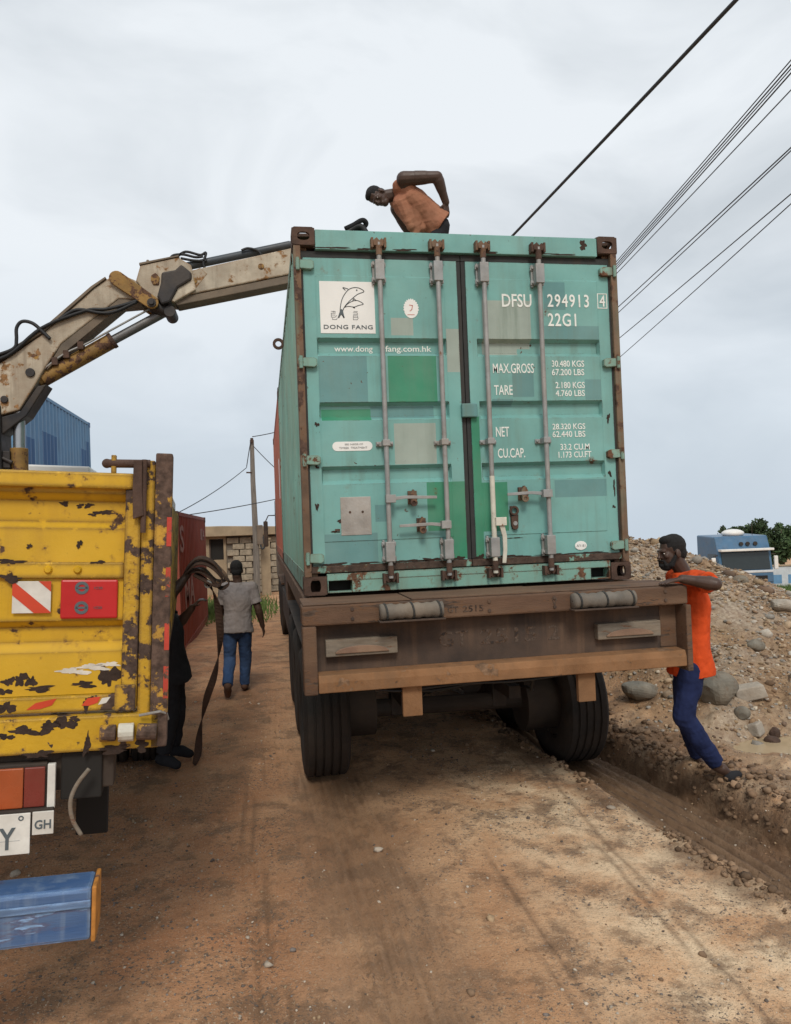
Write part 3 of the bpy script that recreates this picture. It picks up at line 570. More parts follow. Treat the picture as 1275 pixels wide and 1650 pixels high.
    if sx < 0: handle(-.615, -.262, .66, -.43); handle(-.192, -.54, .464, -.372)
    else:
        handle(.574, .262, .664, .397)
        h = MB(); h.bx(.155, .235, -.085, -.03, .44, .50); h.prism([(.182, .45), (.222, .45), (.238, .36), (.236, .26), (.224, .17), (.196, .17), (.206, .26), (.205, .36)][::-1], (0, -.055, 0), (1, 0, 0), (0, 0, 1), .014); h.build('door_handle', 'galv_white', d, .003)
        k = MB(); k.lathe([(.020, 0), (.036, 0), (.036, .02), (.020, .02)], (.325, .0, .545), (0, 1, 0), 14, 0, True); k.prism([(.30, .50), (.355, .515), (.352, .42), (.338, .405), (.312, .41), (.302, .44)], (0, .033, 0), (1, 0, 0), (0, 0, 1), .03); k.bx(.298, .312, .018, .033, .50, .58); k.build('padlock_hasp', 'rust_dark', d, .003)
        k = MB(); k.cyl((.328, -.002, .452), (.328, .001, .452), .016); k.build('keyhole_cover', 'galv', d)
        k = MB(); k.bx(-.042, .075, -.006, .03, 1.235, 1.335); k.build('centre_keeper', 'teal_dark', d, .008)
    return d
dl = make_door(-1); dr = make_door(1)
YS = YD-.0005; YF = YD-.0058    # just proud of the stile and of the field
# lettering, right door
def let(s, x0, x1, z0, z1, par=dr, y=YF, **k): return lettering(s, x0, x1, z0, z1, y, par, **k)
let('DFSU', .304, .533, 2.052, 2.150, bold=.012); let('294913', .658, .988, 2.056, 2.154, bold=.012, space=1.15); let('22G1', .655, .880, 1.912, 2.010, bold=.012, space=1.1)
let('4', 1.075, 1.120, 2.066, 2.152, y=YS-.002, bold=.012)
mb = MB()
for a in ((1.058, 1.064, 2.052, 2.166), (1.131, 1.137, 2.052, 2.166), (1.064, 1.131, 2.160, 2.166), (1.064, 1.131, 2.052, 2.058)): mb.bx(a[0], a[1], YD-.003, YD-.0005, a[2], a[3])
mb.build('check_digit_box', 'white', dr)
let('MAX.GROSS', .213, .530, 1.560, 1.632, bold=.008); let('30.480 KGS', .672, .928, 1.607, 1.655, bold=.01); let('67.200 LBS', .670, .926, 1.543, 1.591, bold=.01)
let('TARE', .216, .358, 1.400, 1.472, bold=.008); let('2.180 KGS', .694, .926, 1.446, 1.494, bold=.01); let('4.760 LBS', .692, .924, 1.386, 1.432, bold=.01)
let('NET', .217, .318, 1.092, 1.164, bold=.008); let('28.320 KGS', .656, .916, 1.138, 1.182, bold=.01); let('62.440 LBS', .654, .914, 1.080, 1.126, bold=.01)
let('CU.CAP.', .225, .434, .935, 1.005, bold=.008); let('33.2 CU.M', .712, .943, .984, 1.030, bold=.01); let('1.173 CU.FT', .695, .955, .926, .972, bold=.01)
mb = MB(); mb.ell((.841, YF, .268), (.048, .0015, .034), n=24, m=6); ov = mb.build('oval_sticker', 'decal_white', dr)
lettering('AY-81', .806, .876, .259, .277, YF-.0025, dr, mat='ink_soft')
# left door: web address lies in the first groove
yg = YD+.042-.002
let('www.dong', -.945, -.668, 1.713, 1.768, dl, yg, bold=.008); let('fang.com.hk', -.575, -.234, 1.714, 1.770, dl, yg, bold=.008)
mb = MB(); mb.bx(-1.040, -.648, YF-.001, YF+.001, 1.846, 2.217); sq = mb.build('company_sign', 'decal_white', dl)
lettering('DONG FANG', -1.018, -.668, 1.876, 1.906, YF-.002, dl, name='sign_lettering', mat='ink', bold=.012, space=1.1)
def stroke(mb, pts, w, y):
    for a, b in zip(pts, pts[1:]):
        a, b = Vector((a[0], 0, a[1])), Vector((b[0], 0, b[1])); d = (b-a); n_ = Vector((d.z, 0, -d.x)).normalized()*w; e2 = d.normalized()*w*.5
        mb.add([(q.x, y, q.z) for q in (a-n_-e2, a+n_-e2, b+n_+e2, b-n_+e2)], [(0, 1, 2, 3)])
def catm(P, k=6):
    out = []; P = [P[0]]+list(P)+[P[-1]]
    for i in range(1, len(P)-2):
        for j in range(k):
            t_ = j/k; a, b, c2, d = P[i-1:i+3]
            out.append(tuple(.5*((2*b[m])+(-a[m]+c2[m])*t_+(2*a[m]-5*b[m]+4*c2[m]-d[m])*t_*t_+(-a[m]+3*b[m]-3*c2[m]+d[m])*t_**3) for m in range(len(b))))
    out.append(tuple(P[-2])); return out
def sgn(u, v): return (-1.040+u*.392, 1.846+(1-v)*.371)      # unit square -> sign
mb = MB(); yk = YF-.0022
for C_, w in (([(.36, .62), (.37, .5), (.40, .36), (.46, .24), (.54, .15), (.64, .115), (.74, .13), (.81, .19), (.70, .24), (.60, .32), (.50, .42), (.43, .52), (.40, .62)], .0028), ([(.47, .17), (.43, .12), (.52, .145)], .003),
              ([(.44, .50), (.52, .42), (.62, .37), (.70, .37), (.79, .43), (.70, .46), (.62, .49), (.52, .48), (.44, .50)], .0026), ([(.60, .38), (.62, .33), (.66, .37)], .003), ([(.62, .49), (.63, .51), (.60, .50)], .0026),
              ([(.36, .60), (.33, .70), (.38, .63), (.43, .70), (.40, .60)], .004)):
    P = catm([sgn(*q) for q in C_]); stroke(mb, P, w, yk)
mb.add([(sgn(*q)[0], yk-.0004, sgn(*q)[1]) for q in ((.36, .55), (.40, .53), (.42, .6), (.44, .70), (.39, .63), (.33, .71))], [(0, 1, 2, 3, 4, 5)])
mb.ell((sgn(.68, .165)[0], yk, sgn(.68, .165)[1]), (.006, .001, .006), n=8, m=4)
mb.build('dolphin_emblem', 'ink', dl)
mb = MB()   # outlined seal-script characters left and right of the tail
for S in ([(.20, .58), (.27, .58), (.27, .615), (.20, .615), (.20, .65), (.27, .65)], [(.20, .655), (.20, .69), (.27, .69), (.30, .655)], [(.22, .70), (.22, .735), (.29, .735), (.31, .70)], [(.24, .575), (.24, .60)],
          [(.61, .575), (.68, .575)], [(.60, .60), (.67, .60), (.68, .63), (.60, .635)], [(.60, .66), (.68, .66), (.68, .69), (.60, .69), (.60, .66)], [(.60, .70), (.60, .735), (.67, .735), (.69, .70)]):
    stroke(mb, [sgn(*q) for q in S], .0024, yk)
mb.build('seal_characters', 'ink_soft', dl)
mb = MB(); pts = []
for k in range(44):
    a = 2*PI*k/44; r = 1.0 if k % 2 else .86
    if math.sin(a) < -.35: r = .93
    pts.append((-.383+.059*r*math.cos(a), 2.030+.075*r*math.sin(a)))
mb.prism(pts, (0, YF+.001, 0), (1, 0, 0), (0, 0, 1), .002); mb.build('round_sticker', 'decal_white', dl)
mb = MB(); stroke(mb, [(-.395, 2.055), (-.372, 2.052), (-.378, 2.022), (-.392, 2.012)], .003, YF-.0022); stroke(mb, [(-.41, 1.985), (-.36, 1.985)], .0025, YF-.0022); mb.build('sticker_print', 'ink_red', dl)
mb = MB(); n = 10; P = [(-.735+.033*math.cos(a), 1.042+.033*math.sin(a)) for a in np.linspace(-PI/2, PI/2, n)]+[(-.955+.033*math.cos(a), 1.042+.033*math.sin(a)) for a in np.linspace(PI/2, 1.5*PI, n)]
mb.prism(P, (0, YF+.001, 0), (1, 0, 0), (0, 0, 1), .002); mb.build('label_sticker', 'decal_white', dl)
lettering('SEE INSIDE OF', -.90, -.77, 1.050, 1.062, YF-.0022, dl, mat='ink_soft'); lettering('TIMBER  TREATMENT', -.94, -.74, 1.024, 1.038, YF-.0022, dl, mat='ink_soft')
mb = MB(); mb.bx(-.946, -.730, YF-.002, YF, .412, .682); pl = mb.build('data_plate', 'alu', dl, .002)
mb = MB()
for q in (-.88, -.79): mb = MB(); mb.cyl((q, YF-.002, .575), (q, YF-.006, .575), .009, n=8); mb.build('rivet', 'rust_dark', dl)
mb = MB(); mb.bx(-.99, -.955, YF-.004, YF, .445, .46); mb.build('bent_tab', 'rust_dark', dl)

for q in ((-1.02, .212, .09, .010, 1), (-.80, .210, .10, .008, 2), (-.47, .212, .11, .009, 3), (-.30, .214, .06, .014, 4), (-.09, .21, .05, .016, 5), (-.955, .515, .018, .010, 6), (-1.09, 1.20, .014, .016, 7), (-1.11, .62, .010, .03, 8), (-1.10, .90, .012, .012, 9), (-.99, .44, .03, .006, 10)): blot(*q[:4], YS-.001 if q[1] < .36 or q[0] < -1.07 else YF, q[4], 'bare_rust', dl)
for q in ((.30, .212, .12, .008, 11), (.62, .211, .10, .009, 12), (.90, .212, .12, .008, 13), (.06, .215, .03, .02, 14), (1.105, 1.22, .012, .03, 15), (1.12, .55, .010, .012, 16), (1.10, .80, .012, .02, 17), (.33, .345, .05, .004, 18), (1.13, .70, .008, .05, 19)): blot(*q[:4], YS-.001, q[4], 'bare_rust', dr)
for q in ((-.93, 2.449, .10, .007, 21), (-.70, 2.446, .07, .006, 22), (-.42, 2.447, .08, .008, 23), (.2, 2.446, .10, .006, 24), (.75, 2.447, .12, .006, 25), (.95, 2.52, .03, .03, 26)): blot(*q[:4], .0055, q[4], 'bare_rust', tc_)
# ---- generic neighbours
def plain_container(label, loc, rotz, mats, side_pick=None, zc=(), doors=True, group=None):
    t_ = thing('shipping_container', label, 'container', loc, (0, 0, rotz), group)
    for sx in (-1, 1):
        for y0 in (0, CL-.16):
            for z0 in (0, CH-.13):
                mb = MB(); mb.bx(min(sx*1.06, sx*1.222), max(sx*1.06, sx*1.222), y0, y0+.16, z0, z0+.13); mb.build('corner_fitting', mats[1], t_, .008)
            mb = MB(); mb.bx(min(sx*1.07, sx*1.216), max(sx*1.07, sx*1.216), y0+.03, y0+.13, .13, CH-.13); mb.build('corner_post', mats[0], t_, .005)
        mb = MB(); mb.bx(min(sx*1.15, sx*1.213), max(sx*1.15, sx*1.213), .16, CL-.16, .01, .15); mb.build('bottom_rail', mats[0], t_)
        mb = MB(); mb.bx(min(sx*1.15, sx*1.213), max(sx*1.15, sx*1.213), .16, CL-.16, CH-.08, CH-.01); mb.build('top_rail', mats[0], t_)
        link('side_wall', side_mesh('side_wall', sx, .13, CL-.13, .15, CH-.08, mats, side_pick, zc), t_)
    mb = MB(); mb.bx(-1.16, 1.16, .06, CL-.06, CH-.06, CH-.03); mb.build('roof', mats[0], t_)
    for s, y in ((-1, .07), (1, CL-.07)):
        mb = MB(); xs = corr_cuts(-1.07, 1.07, .25); mb.v = [(x, y-s*corr(x, .25, .03), z) for z in (.1, CH-.1) for x in xs]; n = len(xs)
        mb.f = [(i, i+1, n+i+1, n+i)[::-s] for i in range(n-1)]; mb.m = [0]*(n-1); mb.build('end_wall', mats[0], t_)
        mb = MB(); mb.bx(-1.06, 1.06, y-.04, y+.04, CH-.12, CH-.005); mb.build('end_frame', mats[0], t_); mb = MB(); mb.bx(-1.06, 1.06, y-.04, y+.04, .005, .12); mb.build('end_frame', mats[0], t_)
    return t_
rc2 = plain_container('faded red container riding directly in front of the teal one on the trailer', (0.0, 6.16, 1.585), 0, ['red_faded', 'rust_dark'])
mb = MB(); mb.bx(-1.2105, -1.2085, .9, 1.25, 1.0, 1.65); mb.build('paint_bare_patch', 'decal_white', rc2)
rc = plain_container('dark red container standing on the ground beyond the yellow truck', (-4.17, 8.1, -.13), 0, ['red_side', 'rust_dark'])
def wall_letter(s, y0, y1, z0, z1, x, par):
    me = text_me(s, y0, y1, z0, z1, bold=.02, mat='wall_letter'); o = link('lettering', me, par); o.rotation_euler = (0, 0, PI/2); o.location = (x, 0, 0); return o
wall_letter('S', .30, .95, 1.85, 2.35, 1.212, rc); wall_letter('MA', .9, 2.7, .78, 1.35, 1.212, rc); wall_letter('UK 44', 4.6, 5.6, 2.02, 2.3, 1.212, rc)
rnd = random.Random(4)
bands = {}
def pickb(y, z):
    k = int(y/.55)
    if k not in bands: bands[k] = rnd.choice([0, .5, .8, 1.1, 1.3])
    return 2 if (.55 < z+.01 < .55+bands[k]) else 0
bc = plain_container('bleached blue container with darker repainted bands, stacked high behind the crane', (-7.22, 9.75, 2.55), 0, ['blue_side', 'blue_dark', 'blue_dark'], pickb, tuple(np.arange(.3, 2.3, .25)))
plain_container('lower blue container hidden behind the yellow tailgate, carrying the bleached blue one', (-7.22, 9.75, -.05), 0, ['blue_dark', 'rust_dark'])

# ------------------------------------------------------------------ trailer under the containers
tr = thing('container_trailer', 'mud brown flatbed trailer under the teal container, wide tail beam towards camera', 'trailer', (0.05, 0, 0))
def part(name, m, parent, *boxes, bevel=.006):
    mb = MB()
    for b in boxes: mb.bx(*b)
    return mb.build(name, m, parent, bevel)
TL, TR_ = -1.318, 1.318     # tail beam ends, local
bm = part('tail_panel', 'frame_dark', tr, (TL+.09, TR_-.035, -.395, -.375, 1.13, 1.445))
part('top_beam', 'frame_wood', tr, (TL, TR_, -.505, -.30, 1.440, 1.568), bevel=.012)
for i, (a, b) in enumerate(((-1.31, -.62), (-.612, .30), (.306, 1.305))): part('deck_plank', 'frame_wood', tr, (a, b, -.50+.01*i, -.02, 1.569, 1.576+.004*(i % 2)), bevel=.003)
mb = MB(); mb.prism([(-.52, 1.02), (-.52, 1.085), (-.505, 1.128), (-.375, 1.136), (-.375, 1.02)], (TL+.09, 0, 0), (0, 1, 0), (0, 0, 1), TR_-TL-.125); mb.build('bottom_flange', 'frame_lit', tr, .006)
part('end_post', 'frame_wood', tr, (TL, TL+.088, -.515, -.37, 1.01, 1.439), bevel=.01)
part('end_post', 'frame_wood', tr, (TR_-.034, TR_+.006, -.53, -.34, .985, 1.437), bevel=.006)
part('end_gusset', 'frame_wood', tr, (TR_-.16, TR_-.036, -.40, -.396, 1.14, 1.438))
for a, b in ((-.83, -.425), (.46, .895)):
    r = thing_roll = MB(); m_ = (a+b)/2; n = 26
    prof = [(.004, 0)]+[(.050*(1+.07*math.sin(i*1.7)+.05*math.sin(i*.6)), (b-a)*i/n) for i in range(n+1)]+[(.004, b-a)]
    r.lathe(prof, (a, -.548, 1.508), (1, 0, 0), 16); rl = r.build('bumper_roll', 'rubber_roll', tr, 0, True)
    for q in (.08, .5, .93):
        s_ = MB(); x = a+(b-a)*q; s_.lathe([(.052, -.006), (.058, -.006), (.058, .006), (.052, .006)], (x, -.548, 1.508), (1, .15, .1), 14, 0, True); s_.build('tie_strap', 'gasket', rl)
    part('roll_bracket', 'frame_dark', tr, (a-.01, b+.01, -.60, -.5055, 1.447, 1.457), bevel=.002)
for a, b, z0, z1 in ((-1.172, -.708, 1.232, 1.340), (.672, 1.135, 1.225, 1.333)):
    lb = part('lamp_board', 'lamp_board', tr, (a, b, -.455, -.396, z0, z1), bevel=.006)
    mb = MB(); n = 14; P = [(a+.06+(b-a-.12)*i/n, z0+.028+.038*math.sin(PI*i/n)**.5) for i in range(n+1)]; mb.prism([(a+.06, z0+.02)]+P+[(b-.06, z0+.02)], (0, -.455, 0), (1, 0, 0), (0, 0, 1), .012)
    mb.build('lamp_lens', 'lamp_red', lb, .003)
for a, b in ((-.69, -.562), (.51, .632)): part('mudflap_hanger', 'frame_lit', tr, (a, b, -.47, -.43, .822, 1.018), bevel=.004)
for w_, a_, b_ in (('GT', -.42, -.22), ('2515', -.14, .26), ('2', .34, .42)): lettering(w_, a_, b_, 1.24, 1.34, -.3965, tr, name='scrawled_number', mat='scrawl', bold=.012)
lettering('GT', -.38, -.31, 1.475, 1.515, -.5065, tr, name='scrawled_number', mat='scrawl', bold=.01); lettering('2515', -.28, -.14, 1.475, 1.515, -.5065, tr, name='scrawled_number', mat='scrawl', bold=.01); lettering('V', .33, .37, 1.48, 1.53, -.5065, tr, name='scrawled_number', mat='scrawl', bold=.01)
for s in (-1, 1):
    part('side_rail', 'frame_wood', tr, (min(s*1.20, s*1.275), max(s*1.20, s*1.275), -.298, 12.0, 1.42, 1.565), bevel=.01)
    part('main_beam', 'chassis', tr, (min(s*.38, s*.52), max(s*.38, s*.52), -.36, 12.0, 1.02, 1.44))
for y in (.4, 1.9, 3.4, 4.9, 6.4, 7.9, 9.4, 10.9): part('cross_member', 'chassis', tr, (-1.199, 1.199, y-.05, y+.05, 1.445, 1.56))
part('rear_axle_cross_beam', 'chassis', tr, (-.60, .60, .1, .22, .98, 1.12))
def wheel(parent, x, y, r, w, side, z=None, rimm='rim'):
    """tyre with tread grooves > rim; side is the outer side sign"""
    z = r if z is None else z; h = w/2; mb = MB()
    prof = [(r*.56, -h*.78), (r*.62, -h*.95), (r*.80, -h*1.02), (r*.93, -h*.97), (r*.985, -h*.86)]
    for k in range(5):
        c_ = -h*.7+h*1.4*k/4; prof += [(r, c_-h*.14), (r, c_+h*.10)]+([(r-.014, c_+h*.11), (r-.014, c_+h*.20)] if k < 4 else [])
    prof += [(r*.985, h*.86), (r*.93, h*.97), (r*.80, h*1.02), (r*.62, h*.95), (r*.56, h*.78)]
    mb.lathe(prof, (x, y, z), (1, 0, 0), 56); ty = mb.build('tyre', 'tyre', parent, 0, rad(35))
    mb = MB(); s = side; mb.lathe([(r*.57, -s*h*.8), (r*.57, s*h*.75), (r*.52, s*h*.8), (r*.48, s*h*.4), (r*.30, s*h*.15), (r*.26, s*h*.75), (r*.20, s*h*.85), (.002, s*h*.86)], (x, y, z), (1, 0, 0), 24)
    for k in range(10): a = 2*PI*k/10; mb.cyl((x+s*h*.12, y+r*.36*math.cos(a), z+r*.36*math.sin(a)), (x+s*h*.34, y+r*.36*math.cos(a), z+r*.36*math.sin(a)), .016, n=6)
    mb.build('rim', rimm, ty, 0, rad(35)); return ty
for i, y in enumerate((1.18, 2.52, 3.86)):
    for s in (-1, 1):
        dz = -.02 if s < 0 else -.10
        ty = wheel(tr, s*1.09, y, .535, .37, s, .535+dz); mb = MB(); mb.lathe([(.002, -.2), (.24, -.2), (.24, .1), (.30, .1), (.30, .14)], (s*.86, y, .535+dz), (s, 0, 0), 24); mb.build('brake_drum', 'chassis', ty, 0, rad(40))
    mb = MB(); mb.cyl((-1.1, y, .50), (1.1, y, .46), .075); mb.build('axle', 'chassis', tr)
    for s in (-1, 1):
        mb = MB(); mb.bx(s*.45-.05, s*.45+.05, y-.5, y+.5, .60, .70); mb.bx(s*.45-.06, s*.45+.06, y-.08, y+.08, .44, .98); mb.build('leaf_spring', 'chassis', tr)
        mb = MB(); mb.cyl((s*.25, y+.1, .62), (s*.25, y+.32, .62), .10); mb.cyl((s*.25, y+.32, .62), (s*.25, y+.4, .62), .03); mb.build('brake_chamber', 'chassis', tr)
mb = MB(); mb.capsule((-.34, .62, .86), (.20, .62, .86), .11, .11); mb.build('air_tank', 'chassis', tr, 0, True)
for P in ([(-.5, .0, 1.0), (-.45, .2, .84), (-.2, .35, .80), (.1, .3, .86), (.3, .1, 1.0)], [(.35, -.1, 1.02), (.42, .2, .78), (.52, .5, .72), (.5, .9, .66)], [(-.3, .7, .78), (-.2, .9, .66), (-.28, 1.1, .62)], [(.55, -.2, 1.02), (.60, .1, .9), (.58, .5, .8)]):
    mb = MB(); mb.tube(catm(P), .013, 6); mb.build('brake_hose', 'hose', tr, 0, True)
for s in (-1, 1): part('mudguard', 'chassis', tr, (min(s*.60, s*1.27), max(s*.60, s*1.27), .55, 4.5, 1.13, 1.15)); part('side_light_block', 'chassis', tr, (min(s*1.20, s*1.25), max(s*1.20, s*1.25), 4.55, 8.4, .62, 1.05))  # side panels added to block daylight under the trailer
for x in (-1.0, -.55, -.1, .35, .8, 1.15):
    for z in (1.475, 1.535): mb = MB(); mb.cyl((x, -.505, z), (x, -.513, z), .012, n=6); mb.build('bolt', 'frame_dark', tr)
mb = MB(); mb.tube(catm([(-.9, -.46, 1.02), (-.7, -.45, .985), (-.3, -.44, 1.0), (.1, -.44, .99), (.5, -.45, 1.015)]), .008, 6); mb.build('lamp_cable', 'hose', tr, 0, True)
mb = MB(); mb.cyl((-.55, 1.18, .735), (.45, 1.18, .70), .022); mb.build('brake_cam_rod', 'frame_lit', tr)
for s in (-1, 1): part('landing_leg', 'chassis', tr, (s*.85-.06, s*.85+.06, 9.0, 9.12, .25, 1.42))
part('tool_box', 'frame_wood', tr, (-1.24, -.75, 5.3, 6.2, .75, 1.35)); part('spare_wheel_frame', 'chassis', tr, (-1.22, -.7, 6.9, 7.9, .85, 1.3))

# tractor pulling it
tk = thing('truck_tractor', 'dark dusty tractor unit coupled to the front of the trailer', 'truck', (0.05, 11.2, -.12))
part('chassis_frame', 'chassis', tk, (-.45, .45, -1.6, 4.6, .75, 1.02))
part('cab', 'cabgrey', tk, (-1.24, 1.24, 2.6, 4.5, .9, 3.1), bevel=.12)
part('windscreen', 'glass', tk, (-1.05, 1.05, 4.505, 4.52, 1.9, 2.75)); part('side_window', 'glass', tk, (-1.252, -1.243, 3.3, 4.2, 1.95, 2.65)); part('side_window', 'glass', tk, (1.243, 1.252, 3.3, 4.2, 1.95, 2.65))
mi_ = part('wing_mirror', 'frame_dark', tk, (-1.56, -1.44, 4.2, 4.3, 1.75, 2.45), bevel=.03); mb = MB(); mb.tube([(-1.24, 4.25, 2.6), (-1.42, 4.25, 2.6), (-1.50, 4.25, 2.44)], .015); mb.build('mirror_arm', 'chassis', mi_)
part('mudguard', 'frame_wood', tk, (-1.24, -.72, -1.5, 1.6, 1.10, 1.14)); part('fuel_tank', 'galv', tk, (-1.2, -.6, 1.75, 2.5, .5, 1.05), bevel=.08)
for y in (-.7, .65):
    for s in (-1, 1): wheel(tk, s*1.09, y, .52, .3, s); wheel(tk, s*.77, y, .52, .3, s)
for s in (-1, 1): wheel(tk, s*1.05, 3.9, .52, .3, s)

# ------------------------------------------------------------------ yellow crane truck on the left
yt = thing('crane_truck', 'chipped yellow flatbed crane truck with blue bumper, parked left of the trailer', 'truck', (-3.218, -2.377, .024), (0, rad(3), rad(5.5)))
bpy.context.view_layer.update()
XR = 1.118   # right edge of gate panel
prof = [(0, 2.268), (.0, 2.245), (.032, 2.215), (.032, 2.138), (.004, 2.112), (.0, 1.99), (0, 1.925), (.0, 1.79), (.0, 1.772), (.034, 1.745), (.034, 1.69), (.004, 1.655), (0, 1.60), (0, 1.50)]
mb = MB(); n = len(prof); xs = list(np.linspace(-1.19, XR, 24)); mb.v = [(x, .012+d, z) for d, z in prof for x in xs]; k = len(xs)
mb.f = [(j*k+i, (j+1)*k+i, (j+1)*k+i+1, j*k+i+1) for j in range(n-1) for i in range(k-1)]; mb.m = [0]*len(mb.f)
tg = mb.build('tailgate', 'yellow', yt, 0, rad(30))
mb = MB(); mb.bx(-1.19, XR, .055, .07, 1.47, 2.3); mb.build('inner_skin', 'yellow_worn', tg)
mb = MB(); mb.bx(-1.19, 1.15, -.022, .06, 2.262, 2.322); mb.build('top_rail', 'yellow', tg, .008)
mb = MB(); mb.bx(-1.19, XR+.002, -.004, .011, 1.928, 1.988); mb.build('middle_rail', 'yellow', tg, .006)
for x in (.30, .42, .859, .959):
    mb = MB(); mb.cyl((x, -.004, 1.960), (x, -.016, 1.960), .016, .010, 10); mb.build('bolt', 'yellow_clean', tg)
mb = MB(); mb.bx(-1.19, XR, -.008, .05, 1.440, 1.498); mb.build('bottom_rail', 'yellow_line', tg, .006)
mb = MB(); mb.bx(XR+.0025, 1.176, -.014, .05, 1.44, 2.262); mb.build('end_stile', 'yellow_worn', tg, .006)
mb = MB(); mb.bx(1.10, 1.172, -.03, -.0145, 1.44, 1.535); mb.build('hinge_plate', 'yellow_worn', tg, .004)
def chevron(parent):
    mb = MB(); y = -.0015; mb.bx(.741, .870, y, y+.003, 1.802, 1.918); w = mb.build('hazard_plate', 'plate', parent, .001)
    for P in ([(.741, 1.918), (.741, 1.868), (.815, 1.802), (.870, 1.802), (.870, 1.806), (.744, 1.918)], [(.828, 1.918), (.870, 1.880), (.870, 1.918)]):
        s_ = MB(); s_.prism(P, (0, y-.0004, 0), (1, 0, 0), (0, 0, 1), .0012); s_.build('hazard_stripe', 'sig_orange', w)
chevron(tg)
mb = MB(); mb.bx(.902, 1.100, -.0025, .0105, 1.779, 1.923); rp = mb.build('reflector_plate', 'sig_red', tg, .008)
for z in (1.893, 1.820):
    mb = MB(); mb.lathe([(.013, 0), (.024, 0), (.024, .002), (.013, .002)], (.975, -.0048, z), (0, 1, 0), 20, 0, True); mb.bx(.955, .995, -.0048, -.003, z-.004, z+.004); mb.build('approval_mark', 'ink', rp)
    lettering('1C50', 1.018, 1.046, z-.005, z+.004, -.0035, rp, mat='ink')
# scraps of old red and white tape on the bottom rail
for P in ([(.80, 1.455), (.83, 1.478), (.875, 1.487), (.90, 1.492), (.885, 1.468), (.845, 1.456)], [(.985, 1.462), (1.005, 1.488), (1.05, 1.492), (1.04, 1.47), (1.01, 1.46)]):
    mb = MB(); mb.prism(P, (0, -.0085, 0), (1, 0, 0), (0, 0, 1), .0015); mb.build('tape_scrap', 'sig_orange', tg)
mb = MB(); mb.prism([(1.042, 1.462), (1.055, 1.486), (1.085, 1.49), (1.07, 1.468)], (0, -.0085, 0), (1, 0, 0), (0, 0, 1), .0015); mb.build('tape_scrap', 'plate', tg)
for q in ((.735, 1.555, .022, .012, 1), (.775, 1.562, .026, .016, 2), (.81, 1.552, .02, .014, 3), (1.075, 1.565, .04, .03, 4), (.99, 1.535, .05, .008, 5), (.84, 1.525, .06, .007, 6), (.72, 1.52, .03, .009, 7)): blot(q[0], q[1], q[2]*.78, q[3]*1.35, .0115, q[4], 'bare_rust', tg)
for q in ((.95, 1.585, .05, .011, 11), (1.02, 1.598, .045, .012, 12), (1.075, 1.607, .03, .01, 13)): blot(*q[:4], .0112, q[4], 'bare_white', tg)
for q in ((1.04, 2.175, .028, .010, 21), (.985, 2.20, .015, .008, 22), (.955, 2.198, .012, .008, 23), (.90, 2.205, .018, .007, 24), (1.00, 2.165, .012, .006, 25)): blot(*q[:4], .0435, q[4], 'bare_rust', tg)
for q in ((.96, 2.055, .012, .010, 31), (.79, 2.045, .010, .007, 32)): blot(q[0], q[1], q[2]*.78, q[3]*1.35, .0112, q[4], 'bare_rust', tg)
for q in ((.73, 1.99, .05, .007, 41), (.735, 1.929, .045, .009, 42), (1.03, 1.988, .03, .004, 43)): blot(q[0], q[1], q[2]*.78, q[3]*1.35, -.0045, q[4], 'bare_rust', tg)
for q in ((.735, 1.466, .03, .016, 51), (1.005, 1.47, .018, .018, 52)): blot(q[0], q[1], q[2]*.78, q[3]*1.35, -.0083, q[4], 'bare_rust', tg)
# corner post
mb = MB(); mb.bx(1.226, 1.288, -.03, .07, 1.30, 2.402); cp = mb.build('corner_post', 'yellow_post', yt, .006)
mb = MB(); mb.bx(1.178, 1.2245, -.004, .06, 1.30, 2.375); mb.build('post_web', 'yellow_worn', cp, .006)
for z0, z1 in ((2.05, 2.16), (1.86, 1.97), (1.66, 1.76), (1.48, 1.60)):
    mb = MB(); mb.bx(1.271, 1.2885, -.0318, -.0305, z0, z1); mb.build('red_tape', 'sig_worn', cp)
mb = MB(); mb.cyl((1.05, .0, 2.358), (1.205, .0, 2.362), .016); mb.ell((1.05, 0, 2.358), (.018, .018, .018)); mb.build('locking_bar', 'rust_dark', cp, 0, rad(40))
mb = MB(); mb.bx(1.066, 1.084, -.012, .012, 2.3215, 2.39); mb.build('bar_lug', 'yellow_worn', tg, .003)
mb = MB(); mb.prism([(1.148, 2.372), (1.178, 2.372), (1.18, 2.25), (1.188, 2.165), (1.150, 2.150), (1.146, 2.26)][::-1], (0, -.03, 0), (1, 0, 0), (0, 0, 1), .014); mb.build('latch_lever', 'rust_dark', cp, .003)
mb = MB(); mb.cyl((1.186, -.028, 2.375), (1.186, -.028, 2.10), .010); mb.build('latch_rod', 'rust_dark', cp)
